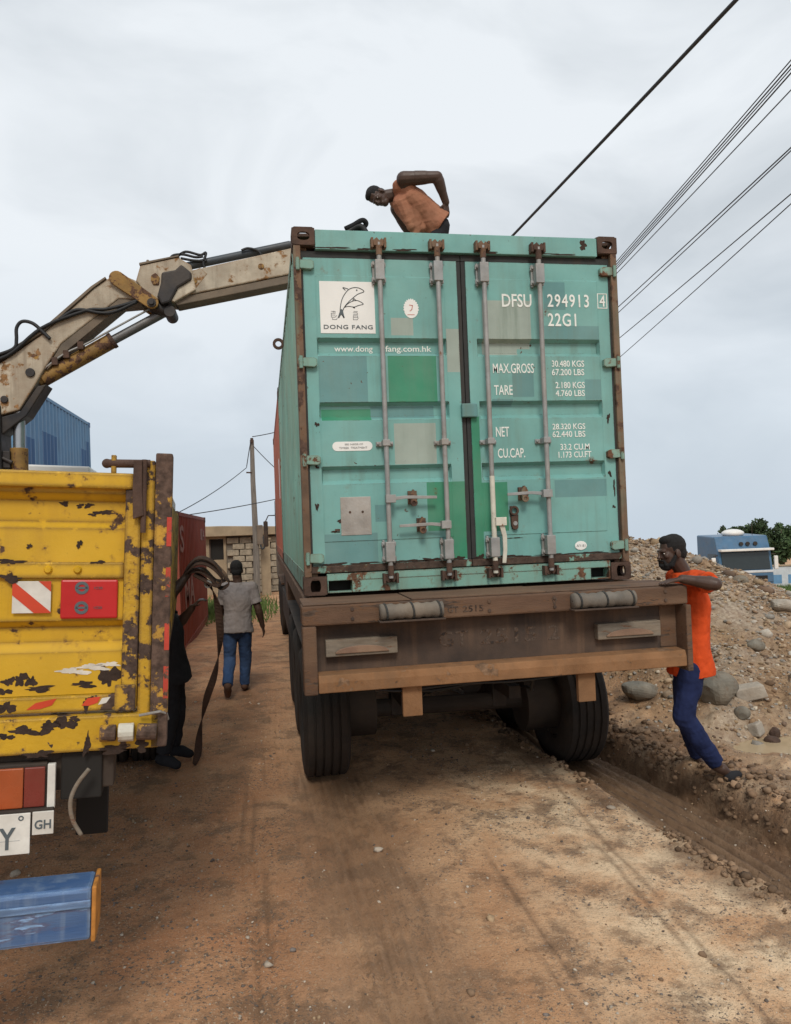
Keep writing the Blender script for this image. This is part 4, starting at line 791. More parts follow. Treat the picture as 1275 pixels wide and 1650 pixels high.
# bed sill with hinge barrels
mb = MB(); mb.bx(-1.25, 1.262, -.03, .12, 1.298, 1.428); sl = mb.build('bed_sill', 'yellow_line', yt, .008)
mb = MB(); mb.cyl((1.055, -.048, 1.366), (1.110, -.048, 1.366), .030); mb.build('hinge_barrel', 'yellow_post', sl, .004)
mb = MB(); mb.cyl((1.118, -.048, 1.366), (1.172, -.048, 1.366), .033); mb.build('hinge_barrel', 'galv_white', sl, .004)
mb = MB(); mb.cyl((1.182, -.048, 1.366), (1.252, -.048, 1.362), .030); mb.build('hinge_barrel', 'yellow_post', sl, .004)
mb = MB(); mb.tube([(1.19, -.05, 1.425), (1.22, -.06, 1.432), (1.262, -.05, 1.436), (1.285, -.02, 1.42), (1.29, .02, 1.39)], .005, 6); mb.build('tie_wire', 'galv', sl)
for q in ((.80, 1.385, .05, .012, 61), (.88, 1.395, .04, .016, 62), (.935, 1.405, .04, .016, 63), (.965, 1.42, .02, .008, 64), (.74, 1.368, .03, .008, 65), (1.01, 1.325, .012, .03, 66), (.85, 1.30, .05, .010, 67), (1.10, 1.302, .07, .010, 68), (1.20, 1.31, .03, .016, 69)): blot(q[0], q[1], q[2]*.8, q[3]*1.3, -.0303, q[4], 'bare_rust', sl)
# bed and sides
part('bed_floor', 'frame_wood', yt, (-1.24, 1.24, .125, 4.7, 1.35, 1.42))
for s in (-1, 1): part('side_board', 'yellow_worn', yt, (min(s*1.20, s*1.245), max(s*1.20, s*1.245), .10, 4.7, 1.425, 2.28), bevel=.008)
part('headboard', 'yellow_worn', yt, (-1.24, 1.24, 4.705, 4.76, 1.42, 2.30))
for s in (-1, 1):
    part('chassis_rail', 'chassis', yt, (min(s*.36, s*.46), max(s*.36, s*.46), .13, 8.2, 1.0, 1.297))
    wheel(yt, s*1.03, 4.4, .50, .29, s); wheel(yt, s*.71, 4.4, .50, .29, s); wheel(yt, s*1.04, 7.2, .50, .29, s)
part('rear_cross_member', 'chassis', yt, (-.9, 1.10, .02, .12, 1.15, 1.296))
lp = part('tail_lamp', 'chassis', yt, (.40, .878, -.02, .06, 1.100, 1.266))
part('lamp_lens', 'lens_amber', lp, (.58, .801, -.032, -.0205, 1.112, 1.254), bevel=.004); part('lamp_lens', 'lens_red', lp, (.803, .872, -.030, -.0205, 1.112, 1.254), bevel=.004)
part('marker_strip', 'plate', yt, (.880, .906, -.03, -.01, 1.104, 1.262), bevel=.002)
np_ = part('number_plate', 'plate', yt, (.38, .832, -.055, -.048, .960, 1.102), bevel=.002)
lettering('GW 4172-Y', .395, .786, .978, 1.056, -.0556, np_, mat='ink', bold=.02); mb = MB(); mb.lathe([(.005, 0), (.009, 0), (.009, .002), (.005, .002)], (.802, -.0566, 1.086), (0, 1, 0), 16, 0, True); mb.build('plate_seal', 'ink', np_)
mb = MB(); mb.bx(.60, .80, -.0556, -.0551, 1.008, 1.0095); mb.build('plate_crease', 'ink_soft', np_)
gp = part('country_plate', 'plate', yt, (.838, .908, -.053, -.046, 1.022, 1.103), bevel=.002); lettering('GH', .846, .900, 1.042, 1.074, -.0536, gp, mat='ink', bold=.02)
part('plate_bracket', 'chassis', yt, (.40, .905, -.045, -.022, 1.02, 1.11), bevel=.002)
part('mudflap', 'void', yt, (.91, 1.04, .5, .52, .80, 1.28))
part('mudflap', 'void', yt, (.92, 1.06, -.0, .10, 1.12, 1.295))
mb = MB(); mb.tube(catm([(1.023, -.06, 1.245), (.985, -.065, 1.195), (.965, -.07, 1.14), (.972, -.07, 1.075), (1.004, -.075, 1.016)]), .0075, 8); mb.build('bent_pipe', 'lamp_board', yt, 0, True)
bb = part('rear_bumper', 'blue_bar', yt, (-1.0, 1.050, -.13, .02, .668, .850), bevel=.014)
part('end_cap', 'orange_rust', bb, (1.0505, 1.066, -.135, .02, .664, .856), bevel=.006); part('bumper_rib', 'blue_bar', bb, (-1.0, 1.048, -.139, -.1305, .785, .812), bevel=.006)
for x in (-.5, .55): part('bumper_bracket', 'chassis', yt, (x-.04, x+.04, -.01, .1, .84, 1.02))
# cab in front of the crane
part('cab', 'cabwhite', yt, (-1.15, 1.15, 6.3, 8.1, .85, 2.62), bevel=.1); part('rear_window', 'glass', yt, (-.6, .6, 6.292, 6.299, 1.9, 2.4)); part('windscreen', 'glass', yt, (-1.0, 1.0, 8.101, 8.11, 1.7, 2.4))
part('roof_deflector', 'cabwhite', yt, (-.95, .20, 6.45, 7.5, 2.621, 2.885), bevel=.02)

# crane: built on the place where the boom stands and carried by the truck
def cpart(mb, name, m, parent, bevel=.006, smooth=False):
    o = mb.build(name, m, None, bevel, smooth); o.parent = parent
    o.matrix_parent_inverse = parent.matrix_world.inverted() if parent is yt else Matrix.Identity(4); return o
CY = 2.9
def slab(poly, t, y=CY): mb = MB(); mb.prism(poly, (0, y+t/2, 0), (1, 0, 0), (0, 0, 1), t); return mb
base = MB(); base.bx(-4.45, -3.42, 2.55, 3.15, 1.35, 1.95); base.bx(-4.13, -3.86, 2.6, 3.1, 1.95, 2.72); cpart(base, 'crane_base', 'crane_dark', yt)
mb = MB(); mb.bx(-4.26, -4.03, 2.72, 3.08, 1.95, 3.42); cpart(mb, 'crane_column', 'grease', yt, .03)
mb = MB(); mb.cyl((-3.912, CY-.02, 2.60), (-3.905, CY-.02, 2.985), .085); lc = cpart(mb, 'lift_cylinder', 'crane_yellow', yt, .006, rad(40))
mb = MB(); mb.cyl((-3.905, CY-.02, 2.985), (-3.893, CY-.02, 3.50), .056, n=24); cpart(mb, 'cylinder_rod', 'steel_rod', lc, 0, rad(40))
mb = MB(); mb.bx(-4.06, -3.965, CY-.12, CY-.02, 2.78, 2.95); mb.cyl((-4.03, CY-.13, 2.88), (-3.94, CY-.13, 2.83), .02); cpart(mb, 'control_valve', 'grease', lc)
b1 = slab([(-4.62, 3.02), (-4.30, 3.10), (-4.08, 3.30), (-3.86, 3.36), (-3.70, 3.62), (-3.63, 3.75), (-3.45, 4.03), (-2.88, 4.50), (-2.58, 4.50), (-2.63, 4.66), (-2.80, 4.735), (-2.905, 4.752), (-2.99, 4.70), (-3.12, 4.60), (-3.62, 4.13), (-4.10, 3.78), (-4.62, 3.42)], .26); mb1 = cpart(b1, 'main_boom', 'crane', yt, .012)
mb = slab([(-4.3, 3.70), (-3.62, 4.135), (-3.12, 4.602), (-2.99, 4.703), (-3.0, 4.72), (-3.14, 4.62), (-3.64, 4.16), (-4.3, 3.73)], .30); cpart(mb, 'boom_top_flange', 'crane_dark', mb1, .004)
mb = slab([(-3.45, 4.028), (-2.88, 4.498), (-2.62, 4.497), (-2.66, 4.455), (-2.85, 4.435), (-3.40, 3.96), (-3.60, 3.76)], .24); cpart(mb, 'boom_bottom_flange', 'crane_dark', mb1, .004)  # dark underside of the main boom, shade put into its colour
mb = slab([(-4.35, 3.05), (-4.08, 3.28), (-3.86, 3.34), (-3.69, 3.60), (-3.60, 3.62), (-3.80, 3.30), (-4.05, 3.10), (-4.2, 2.8), (-4.35, 2.8)], .24); cpart(mb, 'boom_foot_plate', 'grease', mb1, .01)
for x, z, r in ((-3.746, 3.734, .045), (-3.995, 3.465, .036), (-2.885, 4.693, .04)):
    mb = MB(); mb.cyl((x, CY-.15, z), (x, CY+.15, z), r); cpart(mb, 'pivot_pin', 'grease', mb1, .004, rad(40))
mb = slab([(-3.74, 3.90), (-3.71, 3.93), (-3.66, 3.90), (-3.69, 3.865)], .262); cpart(mb, 'boom_badge', 'crane_yellow', mb1, .001)
# knuckle cylinder
mb = MB(); mb.cyl((-3.66, CY-.02, 3.69), (-2.985, CY-.02, 4.085), .078, n=20); mb.cyl((-3.70, CY-.02, 3.665), (-3.66, CY-.02, 3.69), .06); kc = cpart(mb, 'knuckle_cylinder', 'crane_yellow', yt, .006, rad(40))
mb = MB(); mb.cyl((-2.99, CY-.02, 4.08), (-2.955, CY-.02, 4.102), .084, n=20); cpart(mb, 'cylinder_gland', 'rust_dark', kc, .006)
mb = MB(); mb.cyl((-2.985, CY-.02, 4.085), (-2.42, CY-.02, 4.405), .047, n=20); cpart(mb, 'cylinder_rod', 'steel_dull', kc, 0, rad(40))
mb = MB(); mb.tube(catm([(-3.63, CY-.11, 3.77), (-3.42, CY-.12, 3.93), (-3.2, CY-.11, 4.04), (-3.02, CY-.1, 4.15), (-2.55, CY-.09, 4.425)]), .011, 6); cpart(mb, 'feed_pipe', 'galv', kc, 0, True)
for q in (.15, .35, .6): mb = MB(); mb.bx(-.03, .03, -.04, .04, -.04, .04); mb.v = [(x-3.6+q*.9*.62, y+CY-.09, z+3.80+q*.36) for x, y, z in mb.v]; cpart(mb, 'pipe_clamp', 'rust_dark', kc)
# link bars and knuckle
for y in (CY-.165, CY+.165):
    mb = MB(); a, b = Vector((-2.885, 0, 4.70)), Vector((-2.545, 0, 4.455)); d = (b-a).normalized(); n_ = Vector((-d.z, 0, d.x))
    P = [(a+d*(.075*math.cos(t_))+n_*.075*math.sin(t_)) for t_ in np.linspace(PI/2, 1.5*PI, 9)]+[(b+d*(.068*math.cos(t_))+n_*.068*math.sin(t_)) for t_ in np.linspace(-PI/2, PI/2, 9)]
    mb.prism([(p.x, p.z) for p in P], (0, y+.015, 0), (1, 0, 0), (0, 0, 1), .03); cpart(mb, 'link_bar', 'crane_yellow', yt, .006)
mb = MB(); mb.cyl((-2.545, CY-.2, 4.445), (-2.545, CY+.2, 4.445), .045); mb.capsule((-2.53, CY-.06, 4.44), (-2.40, CY-.06, 4.385), .075, .062); cpart(mb, 'knuckle_joint', 'grease', yt, 0, rad(50))
mb = MB(); mb.cyl((-2.375, CY-.13, 4.378), (-2.375, CY+.13, 4.378), .062, n=20); mb.cyl((-2.545, CY-.22, 4.445), (-2.545, CY-.18, 4.445), .03, n=8); cpart(mb, 'joint_pin', 'grease', yt, .006, rad(40))
# outer boom
head = slab([(-2.70, 4.682), (-2.652, 4.842), (-2.27, 4.938), (-2.14, 4.86), (-2.10, 4.60), (-2.32, 4.47), (-2.56, 4.50)], .30); hb = cpart(head, 'boom_head', 'crane', yt, .01)
mb = slab([(-2.66, 4.845), (-2.27, 4.942), (-2.26, 4.96), (-2.66, 4.868)], .32); cpart(mb, 'head_flange', 'crane_dark', hb, .003)
mb = MB(); mb.cyl((-2.57, CY-.1, 4.86), (-2.585, CY-.1, 4.92), .03, .012); cpart(mb, 'head_peg', 'crane_dark', hb)
mb = slab([(-2.545, 4.74), (-2.50, 4.77), (-2.46, 4.72), (-2.47, 4.64), (-2.53, 4.64), (-2.55, 4.69)], .33); cpart(mb, 'pin_cover', 'crane_yellow', hb, .01)
mb = slab([(-2.44, 4.77), (-2.30, 4.80), (-2.24, 4.86), (-2.135, 4.77), (-2.14, 4.70), (-2.28, 4.61), (-2.36, 4.46), (-2.45, 4.43), (-2.49, 4.52), (-2.45, 4.66)], .36); cpart(mb, 'knuckle_guard', 'grease', hb, .02)
ob = slab([(-2.35, 4.515), (-2.20, 4.80), (-1.1, 5.078), (-.80, 5.153), (-.80, 4.877), (-1.1, 4.80)], .25); obm = cpart(ob, 'outer_boom', 'crane', yt, .012)
mb = slab([(-2.35, 4.512), (-1.1, 4.797), (-.82, 4.869), (-.82, 4.78), (-1.1, 4.71), (-2.30, 4.445)], .22); cpart(mb, 'boom_underside', 'crane_dark', obm, .008)  # outer boom underside, its shade painted as a darker tone
mb = slab([(-2.12, 4.60), (-1.98, 4.78), (-2.05, 4.84), (-2.20, 4.78), (-2.28, 4.62)], .256); cpart(mb, 'reinforcing_plate', 'crane', obm, .003)
for x, z in ((-2.115, 4.70), (-1.42, 4.87)):
    mb = MB(); mb.cyl((x, CY-.136, z), (x, CY+.13, z), .032, n=12); cpart(mb, 'boom_bolt', 'crane_yellow', obm)
mb = MB(); mb.cyl((-2.20, CY-.03, 4.885), (-1.1, CY-.03, 5.150), .042, n=18); mb.cyl((-1.1, CY-.03, 5.150), (-.85, CY-.03, 5.212), .036, n=18); ec = cpart(mb, 'extension_cylinder', 'bluegrey', yt, 0, rad(40))
for P in ([(-2.36, 4.94), (-2.32, 4.98), (-2.22, 4.99), (-2.10, 4.965), (-2.02, 4.975)], [(-2.30, 4.95), (-2.2, 5.02), (-2.05, 4.99), (-1.99, 5.015), (-2.02, 4.90), (-2.0, 4.84)], [(-2.25, 4.95), (-2.12, 4.93), (-1.98, 4.93)], [(-1.62, 5.05), (-1.55, 5.075), (-1.45, 5.05), (-1.40, 4.99), (-1.35, 4.98), (-1.2, 5.03)]):
    mb = MB(); mb.tube(catm([(x, CY-.09, z) for x, z in P]), .014, 6); cpart(mb, 'hydraulic_hose', 'hose', ec, 0, True)
for P in ([(-4.3, 3.83), (-4.0, 3.92), (-3.88, 3.98), (-3.86, 4.06), (-3.855, 4.18), (-3.80, 4.245), (-3.70, 4.225), (-3.60, 4.13), (-3.545, 4.07)], [(-4.3, 3.80), (-3.95, 3.90), (-3.62, 4.18), (-3.2, 4.36), (-3.0, 4.38), (-2.78, 4.44), (-2.58, 4.52)],
          [(-3.45, 4.27), (-3.28, 4.37), (-3.05, 4.34), (-2.9, 4.36), (-2.7, 4.46)]):
    mb = MB(); mb.tube(catm([(x, CY-.16, z) for x, z in P]), .018, 8); cpart(mb, 'hydraulic_hose', 'hose', mb1, 0, True)
# hoist rope end / chain lump over the roof
mb = MB()
for i in range(7): mb.lathe([(.03, -.012), (.05, -.012), (.05, .012), (.03, .012)], (-.88, CY-.02*(i % 2), 4.76-.08*i), (1, 0, 0) if i % 2 else (0, 1, 0), 12, 0, True)
cpart(mb, 'hoist_chain', 'rust_dark', obm, 0)

# ------------------------------------------------------------------ people
def remesh(mb, name, voxel, m, smooth=3, folds=0):
    me = bpy.data.meshes.new('tmp'); me.from_pydata(mb.v, [], mb.f); o = bpy.data.objects.new('tmp', me); COL.objects.link(o)
    r = o.modifiers.new('r', 'REMESH'); r.mode = 'VOXEL'; r.voxel_size = voxel; r.use_smooth_shade = True
    s = o.modifiers.new('s', 'SMOOTH'); s.factor = .5; s.iterations = smooth
    dg = bpy.context.evaluated_depsgraph_get(); out = bpy.data.meshes.new_from_object(o.evaluated_get(dg)); out.name = name
    bpy.data.objects.remove(o); bpy.data.meshes.remove(me); out.materials.clear(); out.materials.append(M[m])
    if folds:
        n = len(out.vertices); co = np.empty(n*3, np.float32); no = np.empty(n*3, np.float32); out.vertices.foreach_get('co', co); out.vertex_normals.foreach_get('vector', no); co = co.reshape(-1, 3).astype(float); no = no.reshape(-1, 3)
        x, y, z = co.T; sd = int(abs(x.sum()*7)) % 97
        a = fbm(x*13+z*9+y*3, z*4.5-x*6+y*11, 3, sd); b = np.abs(fbm(x*7-z*11+y*9, z*8+x*3+y*2, 3, sd+3))
        co += no*(folds*(1.6*a+1.5*(.12-b)))[:, None]; out.vertices.foreach_set('co', co.astype(np.float32).ravel()); out.update()
    out.shade_smooth(); return out
def frame(up, fwd):
    u = Vector(up).normalized(); f = Vector(fwd); f = (f-u*f.dot(u)).normalized(); r = f.cross(u)
    return Matrix((r, f, u)).transposed()       # columns: right, forward, up
def hand(mb, w, d, nrm, curl, side, sc=1.0):
    """palm and five fingers; d finger direction, nrm palm-facing direction, side: thumb side vector"""
    w, d, nrm = Vector(w), Vector(d).normalized(), Vector(nrm); nrm = (nrm-d*nrm.dot(d)).normalized(); s = Vector(side); s = (s-d*s.dot(d)-nrm*s.dot(nrm)).normalized()
    for k in (-.026, -.009, .009, .026): mb.capsule(w+d*.015*sc+s*k*.6, w+d*.088*sc+s*k, .0145*sc, .0125*sc, 8, 3)
    for k, ln in ((.031, .070), (.0105, .080), (-.0105, .074), (-.031, .058)):
        a = w+d*.088*sc+s*k; dr = d+s*k*1.6; c = curl; p = a
        for j, q in enumerate((.42, .32, .26)):
            e_ = dr.normalized()*math.cos(c)+nrm*math.sin(c); p2 = p+e_*ln*q*sc; mb.capsule(p, p2, (.0098-.001*j)*sc, (.0090-.001*j)*sc, 8, 3); p = p2; c += curl*.9
    a = w+d*.03*sc+s*.028; b = a+(s*.8+d*.6+nrm*.3).normalized()*.042*sc; c_ = b+(d*.9+s*.25+nrm*.35).normalized()*.034*sc
    mb.capsule(a, b, .014*sc, .011*sc, 8, 3); mb.capsule(b, c_, .0105*sc, .0088*sc, 8, 3)
def person(label, J, base, face, headup, front, skin='skin', shirt='grey_tee', trousers='jeans', shoe=None, hands=None, beard=False, sleeve=.5, sh_w=1.0, hem=.10, voxel=.0065, trouser_end=.97, loose=1.0, arm=1.15, drape=()):
    t_ = thing('person', label, 'person', base); b0 = Vector(base)
    J = {k: Vector(v)-b0 for k, v in J.items()}
    P, C, Nk, H = J['pelvis'], J['chest'], J['neck'], J['head']
    up = (Nk-P).normalized(); TF = frame(up, front); body = MB(); sh = MB(); tr_ = MB()
    def loft(mb, rings, n=22):
        vs = [c_+TF @ V(rx*math.cos(2*PI*k/n), ry*math.sin(2*PI*k/n), 0) for c_, rx, ry in rings for k in range(n)]; R_ = len(rings)
        mb.add(vs, [(i*n+k, i*n+(k+1) % n, (i+1)*n+(k+1) % n, (i+1)*n+k) for i in range(R_-1) for k in range(n)]+[tuple(range(n-1, -1, -1)), tuple((R_-1)*n+k for k in range(n))])
    def torso(mb, g, lo=0.0):
        mb.ell(P+up*(.02-lo), (.158+g, .108+g, .12), TF); mb.ell(P.lerp(C, .5), (.140+g, .100+g, .16), TF); mb.ell(C, (.158*sh_w+g, .108+g, .165), TF); mb.ell(C.lerp(Nk, .5), (.150*sh_w+g*.8, .088+g, .10), TF)
        mb.capsule(P-up*lo*.6, C, .095+g, .105+g)
        for s in 'LR': mb.capsule(Nk.lerp(C, .3), J['sh'+s], .066+g*.6, .060+g*.7); mb.capsule(C, J['sh'+s], .09+g*.6, .058+g*.7)
    torso(body, 0); body.capsule(C.lerp(Nk, .6), Nk, .072, .055); body.capsule(Nk, H.lerp(Nk, .25), .056, .056)
    for s in 'LR':
        body.capsule(J['sh'+s], J['el'+s], .053*arm, .040*arm); body.capsule(J['sh'+s].lerp(J['el'+s], .35), J['sh'+s].lerp(J['el'+s], .65), .051*arm, .047*arm); body.capsule(J['el'+s], J['wr'+s], .040*arm, .027*arm); body.capsule(J['el'+s].lerp(J['wr'+s], .15), J['el'+s].lerp(J['wr'+s], .5), .043*arm, .036*arm)
        body.capsule(J['hip'+s], J['kn'+s], .085, .057); body.capsule(J['kn'+s], J['an'+s], .056, .038); body.capsule(J['kn'+s].lerp(J['an'+s], .2), J['kn'+s].lerp(J['an'+s], .5), .058, .050); body.capsule(P, J['hip'+s], .10, .09)
        a, tt = J['an'+s], J['to'+s]; body.capsule(a-(tt-a).normalized()*.03+V(0, 0, -.025), tt, .036, .028); body.capsule(a+(tt-a)*.4, tt, .040, .03)
        h = (hands or {}).get(s)
        if h: hand(body, J['wr'+s], *h)
        else:
            d = (J['wr'+s]-J['el'+s]).normalized(); hand(body, J['wr'+s], d+V(0, 0, -.15), TF @ V(1 if s == 'L' else -1, .2, 0), .28, TF @ V(0, 1, .2))
    HR = frame(headup, face)
    def hp(x, y, z): return H+HR @ V(x, y, z)
    for c_, r in (((0, -.012, .035), (.074, .094, .086)), ((0, .030, -.030), (.060, .060, .085)), ((0, .046, -.088), (.044, .042, .034)), ((0, .084, .016), (.048, .018, .013)), ((0, .100, -.012), (.010, .014, .026)), ((0, .108, -.030), (.017, .016, .013)),
                  ((0, .088, -.060), (.025, .015, .008)), ((0, .086, -.072), (.023, .014, .009)), ((.035, .066, -.02), (.022, .02, .022)), ((-.035, .066, -.02), (.022, .02, .022)), ((.076, -.004, -.012), (.010, .022, .032)), ((-.076, -.004, -.012), (.010, .022, .032)), ((0, -.03, -.06), (.056, .062, .07))):
        body.ell(hp(*c_), r, HR, 12, 8)
    body.capsule(hp(0, -.02, -.07), Nk, .054, .056)
    bo = link('body', remesh(body, 'body', voxel, skin, 2), t_)
    hair = MB(); hair.ell(hp(0, -.020, .044), (.080, .096, .087), HR); hair.ell(hp(0, -.055, -.012), (.068, .056, .066), HR); hair.ell(hp(0, .03, .088), (.058, .052, .036), HR)
    link('hair', remesh(hair, 'hair', .006, 'hair', 2), t_)
    if beard:
        bd = MB(); bd.ell(hp(0, .056, -.098), (.050, .046, .034), HR); bd.ell(hp(0, .094, -.088), (.026, .020, .018), HR)
        for s in (-1, 1): bd.capsule(hp(s*.062, .012, -.03), hp(s*.048, .045, -.088), .015, .022); bd.capsule(hp(s*.03, .088, -.052), hp(s*.036, .082, -.085), .008, .014)
        bd.capsule(hp(-.026, .103, -.051), hp(.026, .103, -.051), .007, .007); link('beard', remesh(bd, 'beard', .005, 'hair', 2), t_)
    for s in (-1, 1):
        e_ = MB(); e_.ell(hp(s*.031, .083, -.002), (.010, .006, .0055), HR, 10, 6); link('eye', e_.mesh('eye', 'eyewhite', True), t_)
        e_ = MB(); e_.ell(hp(s*.031, .0872, -.002), (.0055, .003, .0055), HR, 8, 6); link('iris', e_.mesh('iris', 'hair', True), t_)
    g = .016*loose; w_ = .02*(loose-1)
    loft(sh, [(P-up*hem, .199+w_, .150+w_), (P-up*(hem-.03), .197+w_, .150+w_), (P+up*.06, .178+w_, .136+w_), (P.lerp(C, .5), .166+w_, .126+w_), (P.lerp(C, .8), .174*sh_w+w_, .130+w_), (C, .180*sh_w+w_, .132+w_), (C.lerp(Nk, .4), .174*sh_w+w_, .118+w_), (C.lerp(Nk, .7), .13*sh_w, .095), (C.lerp(Nk, .95), .075, .072)])
    for a_, b_, r0, r1 in drape: sh.capsule(Vector(a_)-b0, Vector(b_)-b0, r0, r1)
    for s in 'LR': sh.capsule(Nk.lerp(C, .35), J['sh'+s].lerp(Nk, 0 if sleeve else .5), .080, .076 if sleeve else .07); sh.capsule(C.lerp(Nk, .2), J['sh'+s].lerp(C, 0 if sleeve else .45), .105, .080 if sleeve else .09)
    for s in ('LR' if sleeve else ''): e_ = J['sh'+s].lerp(J['el'+s], sleeve); sh.capsule(J['sh'+s], e_, .076*loose, .064*loose); sh.tube([e_, e_+(e_-J['sh'+s]).normalized()*.05], [.066*loose, .074*loose], 12)
    link('shirt', remesh(sh, 'shirt', .007, shirt, 3, .013), t_)
    tr_.ell(P-up*.02, (.150, .114, .13), TF)
    for s in 'LR':
        k, a = J['kn'+s], J['an'+s]; e_ = k.lerp(a, trouser_end); tr_.capsule(P, J['hip'+s], .10, .094); tr_.capsule(J['hip'+s], k, .095, .075); tr_.tube([k.lerp(J['hip'+s], .08), k, k.lerp(e_, .5), e_], [.068, .075, .070, .062], 14); tr_.capsule(k, k.lerp(e_, .4), .075, .07)
        if shoe:
            q = MB(); tt = J['to'+s]; dr_ = (tt-a).normalized(); q.capsule(a-dr_*.03+V(0, 0, -.03), tt, .046, .040); q.capsule(a, a+V(0, 0, -.03), .05, .046); q.capsule(a.lerp(tt, .5), tt, .05, .038); link('shoe', remesh(q, 'shoe', .009, shoe, 2), t_)
    link('trousers', remesh(tr_, 'trousers', .008, trousers, 3, .014), t_)
    return t_

# man in orange leaning on the tail beam
gzr = 0.10
mo = person('bearded man in bright orange shirt and navy trousers leaning on the trailer tail', dict(
    pelvis=(1.535, -.22, 1.00), chest=(1.555, -.21, 1.40), neck=(1.508, -.22, 1.645), head=(1.428, -.22, 1.787),
    shL=(1.512, -.385, 1.585), shR=(1.56, -.05, 1.585), elL=(1.508, -.61, 1.575), elR=(1.60, .02, 1.33), wrL=(1.335, -.50, 1.612), wrR=(1.42, -.08, 1.53),
    hipL=(1.49, -.31, .95), hipR=(1.55, -.13, .94), knL=(1.40, -.32, .62), knR=(1.545, -.10, .575), anL=(1.675, -.28, .245), anR=(1.76, .10, .20), toL=(1.765, -.28, .165), toR=(1.77, .03, .14)),
    (1.52, -.25, .08), (-1, -.05, -.12), (-.10, 0, 1), (-1, 0, 0), shirt='orange_tee', trousers='navy', beard=True, sleeve=.45, voxel=.0055, loose=1.05,
    hands=dict(L=((-1, 0, -.10), (0, 0, -1), .10, (0, .4, 0)), R=((-1, -.3, .1), (0, 0, -1), .12, (0, -.4, 0))))
mb = MB(); mb.capsule((.235, -.05, .075), (.30, -.05, .085), .042, .032); link('slipper', remesh(mb, 'slipper', .008, 'black_cloth', 2), mo)

# man bent over on the container roof
rz = 4.165
person('man in faded rust T-shirt bent over on the container roof, one hand on hip', dict(
    pelvis=(.315, 2.0, 5.055), chest=(.085, 1.99, 5.26), neck=(-.085, 1.98, 5.345), head=(-.265, 1.97, 5.305),
    shL=(-.035, 1.80, 5.415), shR=(-.04, 2.17, 5.28), elL=(.285, 1.74, 5.420), elR=(.12, 2.26, 5.05), wrL=(.385, 1.83, 5.215), wrR=(.18, 2.20, 4.85),
    hipL=(.335, 1.91, 4.99), hipR=(.335, 2.09, 4.99), knL=(.26, 1.90, 4.60), knR=(.24, 2.12, 4.60), anL=(.34, 1.90, 4.24), anR=(.30, 2.12, 4.24), toL=(.17, 1.88, 4.195), toR=(.13, 2.12, 4.195)),
    (.25, 2.0, rz), (-.42, -.62, -.72), (-.9, .05, .35), (-.7, 0, -.9), shirt='rust_tee', trousers='black_cloth', shoe='shoe', sleeve=None, voxel=.0065, hem=.04, loose=1.9, arm=1.35, drape=(((-.02, 1.93, 5.22), (.04, 1.90, 5.0), .11, .05), ((.02, 1.95, 5.2), (.08, 1.92, 4.93), .12, .03), ((.1, 1.95, 5.18), (.10, 1.92, 4.95), .13, .04), ((.2, 1.97, 5.14), (.16, 1.93, 4.99), .12, .05)),
    hands=dict(L=((.05, .15, -1), (-.3, 1, 0), .3, (-1, 0, 0))))

# man walking away up the lane
person('man in grey T-shirt and blue jeans walking away between the trucks', dict(
    pelvis=(-1.855, 4.34, .87), chest=(-1.835, 4.36, 1.20), neck=(-1.832, 4.37, 1.425), head=(-1.846, 4.39, 1.575),
    shL=(-1.995, 4.35, 1.36), shR=(-1.665, 4.36, 1.345), elL=(-2.06, 4.42, 1.09), elR=(-1.590, 4.33, 1.075), wrL=(-1.98, 4.60, .96), wrR=(-1.545, 4.40, .85),
    hipL=(-1.945, 4.34, .82), hipR=(-1.77, 4.34, .82), knL=(-1.965, 4.40, .47), knR=(-1.775, 4.50, .46), anL=(-1.985, 4.10, .185), anR=(-1.80, 4.58, .10), toL=(-1.99, 4.17, .065), toR=(-1.79, 4.74, .04)),
    (-1.85, 4.34, 0), (0, 1, 0), (0, 0, 1), (0, 1, 0), shirt='grey_tee', trousers='jeans', shoe='shoe', sleeve=.55, voxel=.009, sh_w=1.05, hem=.07)

# man in black half hidden by the yellow truck, arms up with the strap
person('man in black clothes behind the yellow truck corner holding up a brown strap', dict(
    pelvis=(-2.33, 1.70, .88), chest=(-2.35, 1.68, 1.20), neck=(-2.42, 1.66, 1.42), head=(-2.43, 1.64, 1.575),
    shL=(-2.42, 1.84, 1.36), shR=(-2.40, 1.52, 1.36), elL=(-2.26, 1.80, 1.25), elR=(-2.275, 1.56, 1.555), wrL=(-2.145, 1.74, 1.385), wrR=(-2.16, 1.62, 1.695),
    hipL=(-2.34, 1.79, .83), hipR=(-2.34, 1.61, .83), knL=(-2.31, 1.82, .47), knR=(-2.345, 1.60, .46), anL=(-2.36, 1.86, .115), anR=(-2.42, 1.60, .11), toL=(-2.22, 1.85, .05), toR=(-2.30, 1.56, .045)),
    (-2.4, 1.7, 0), (1, -.1, -.1), (0, 0, 1), (1, 0, 0), shirt='black_cloth', trousers='black_cloth', shoe='black_cloth', sleeve=.35, voxel=.009, hem=.14, trouser_end=.9,
    hands=dict(L=((.6, -.1, .6), (1, 0, -.3), .5, (0, -1, 0)), R=((.8, 0, .45), (.3, 0, -1), .6, (0, 1, 0))))

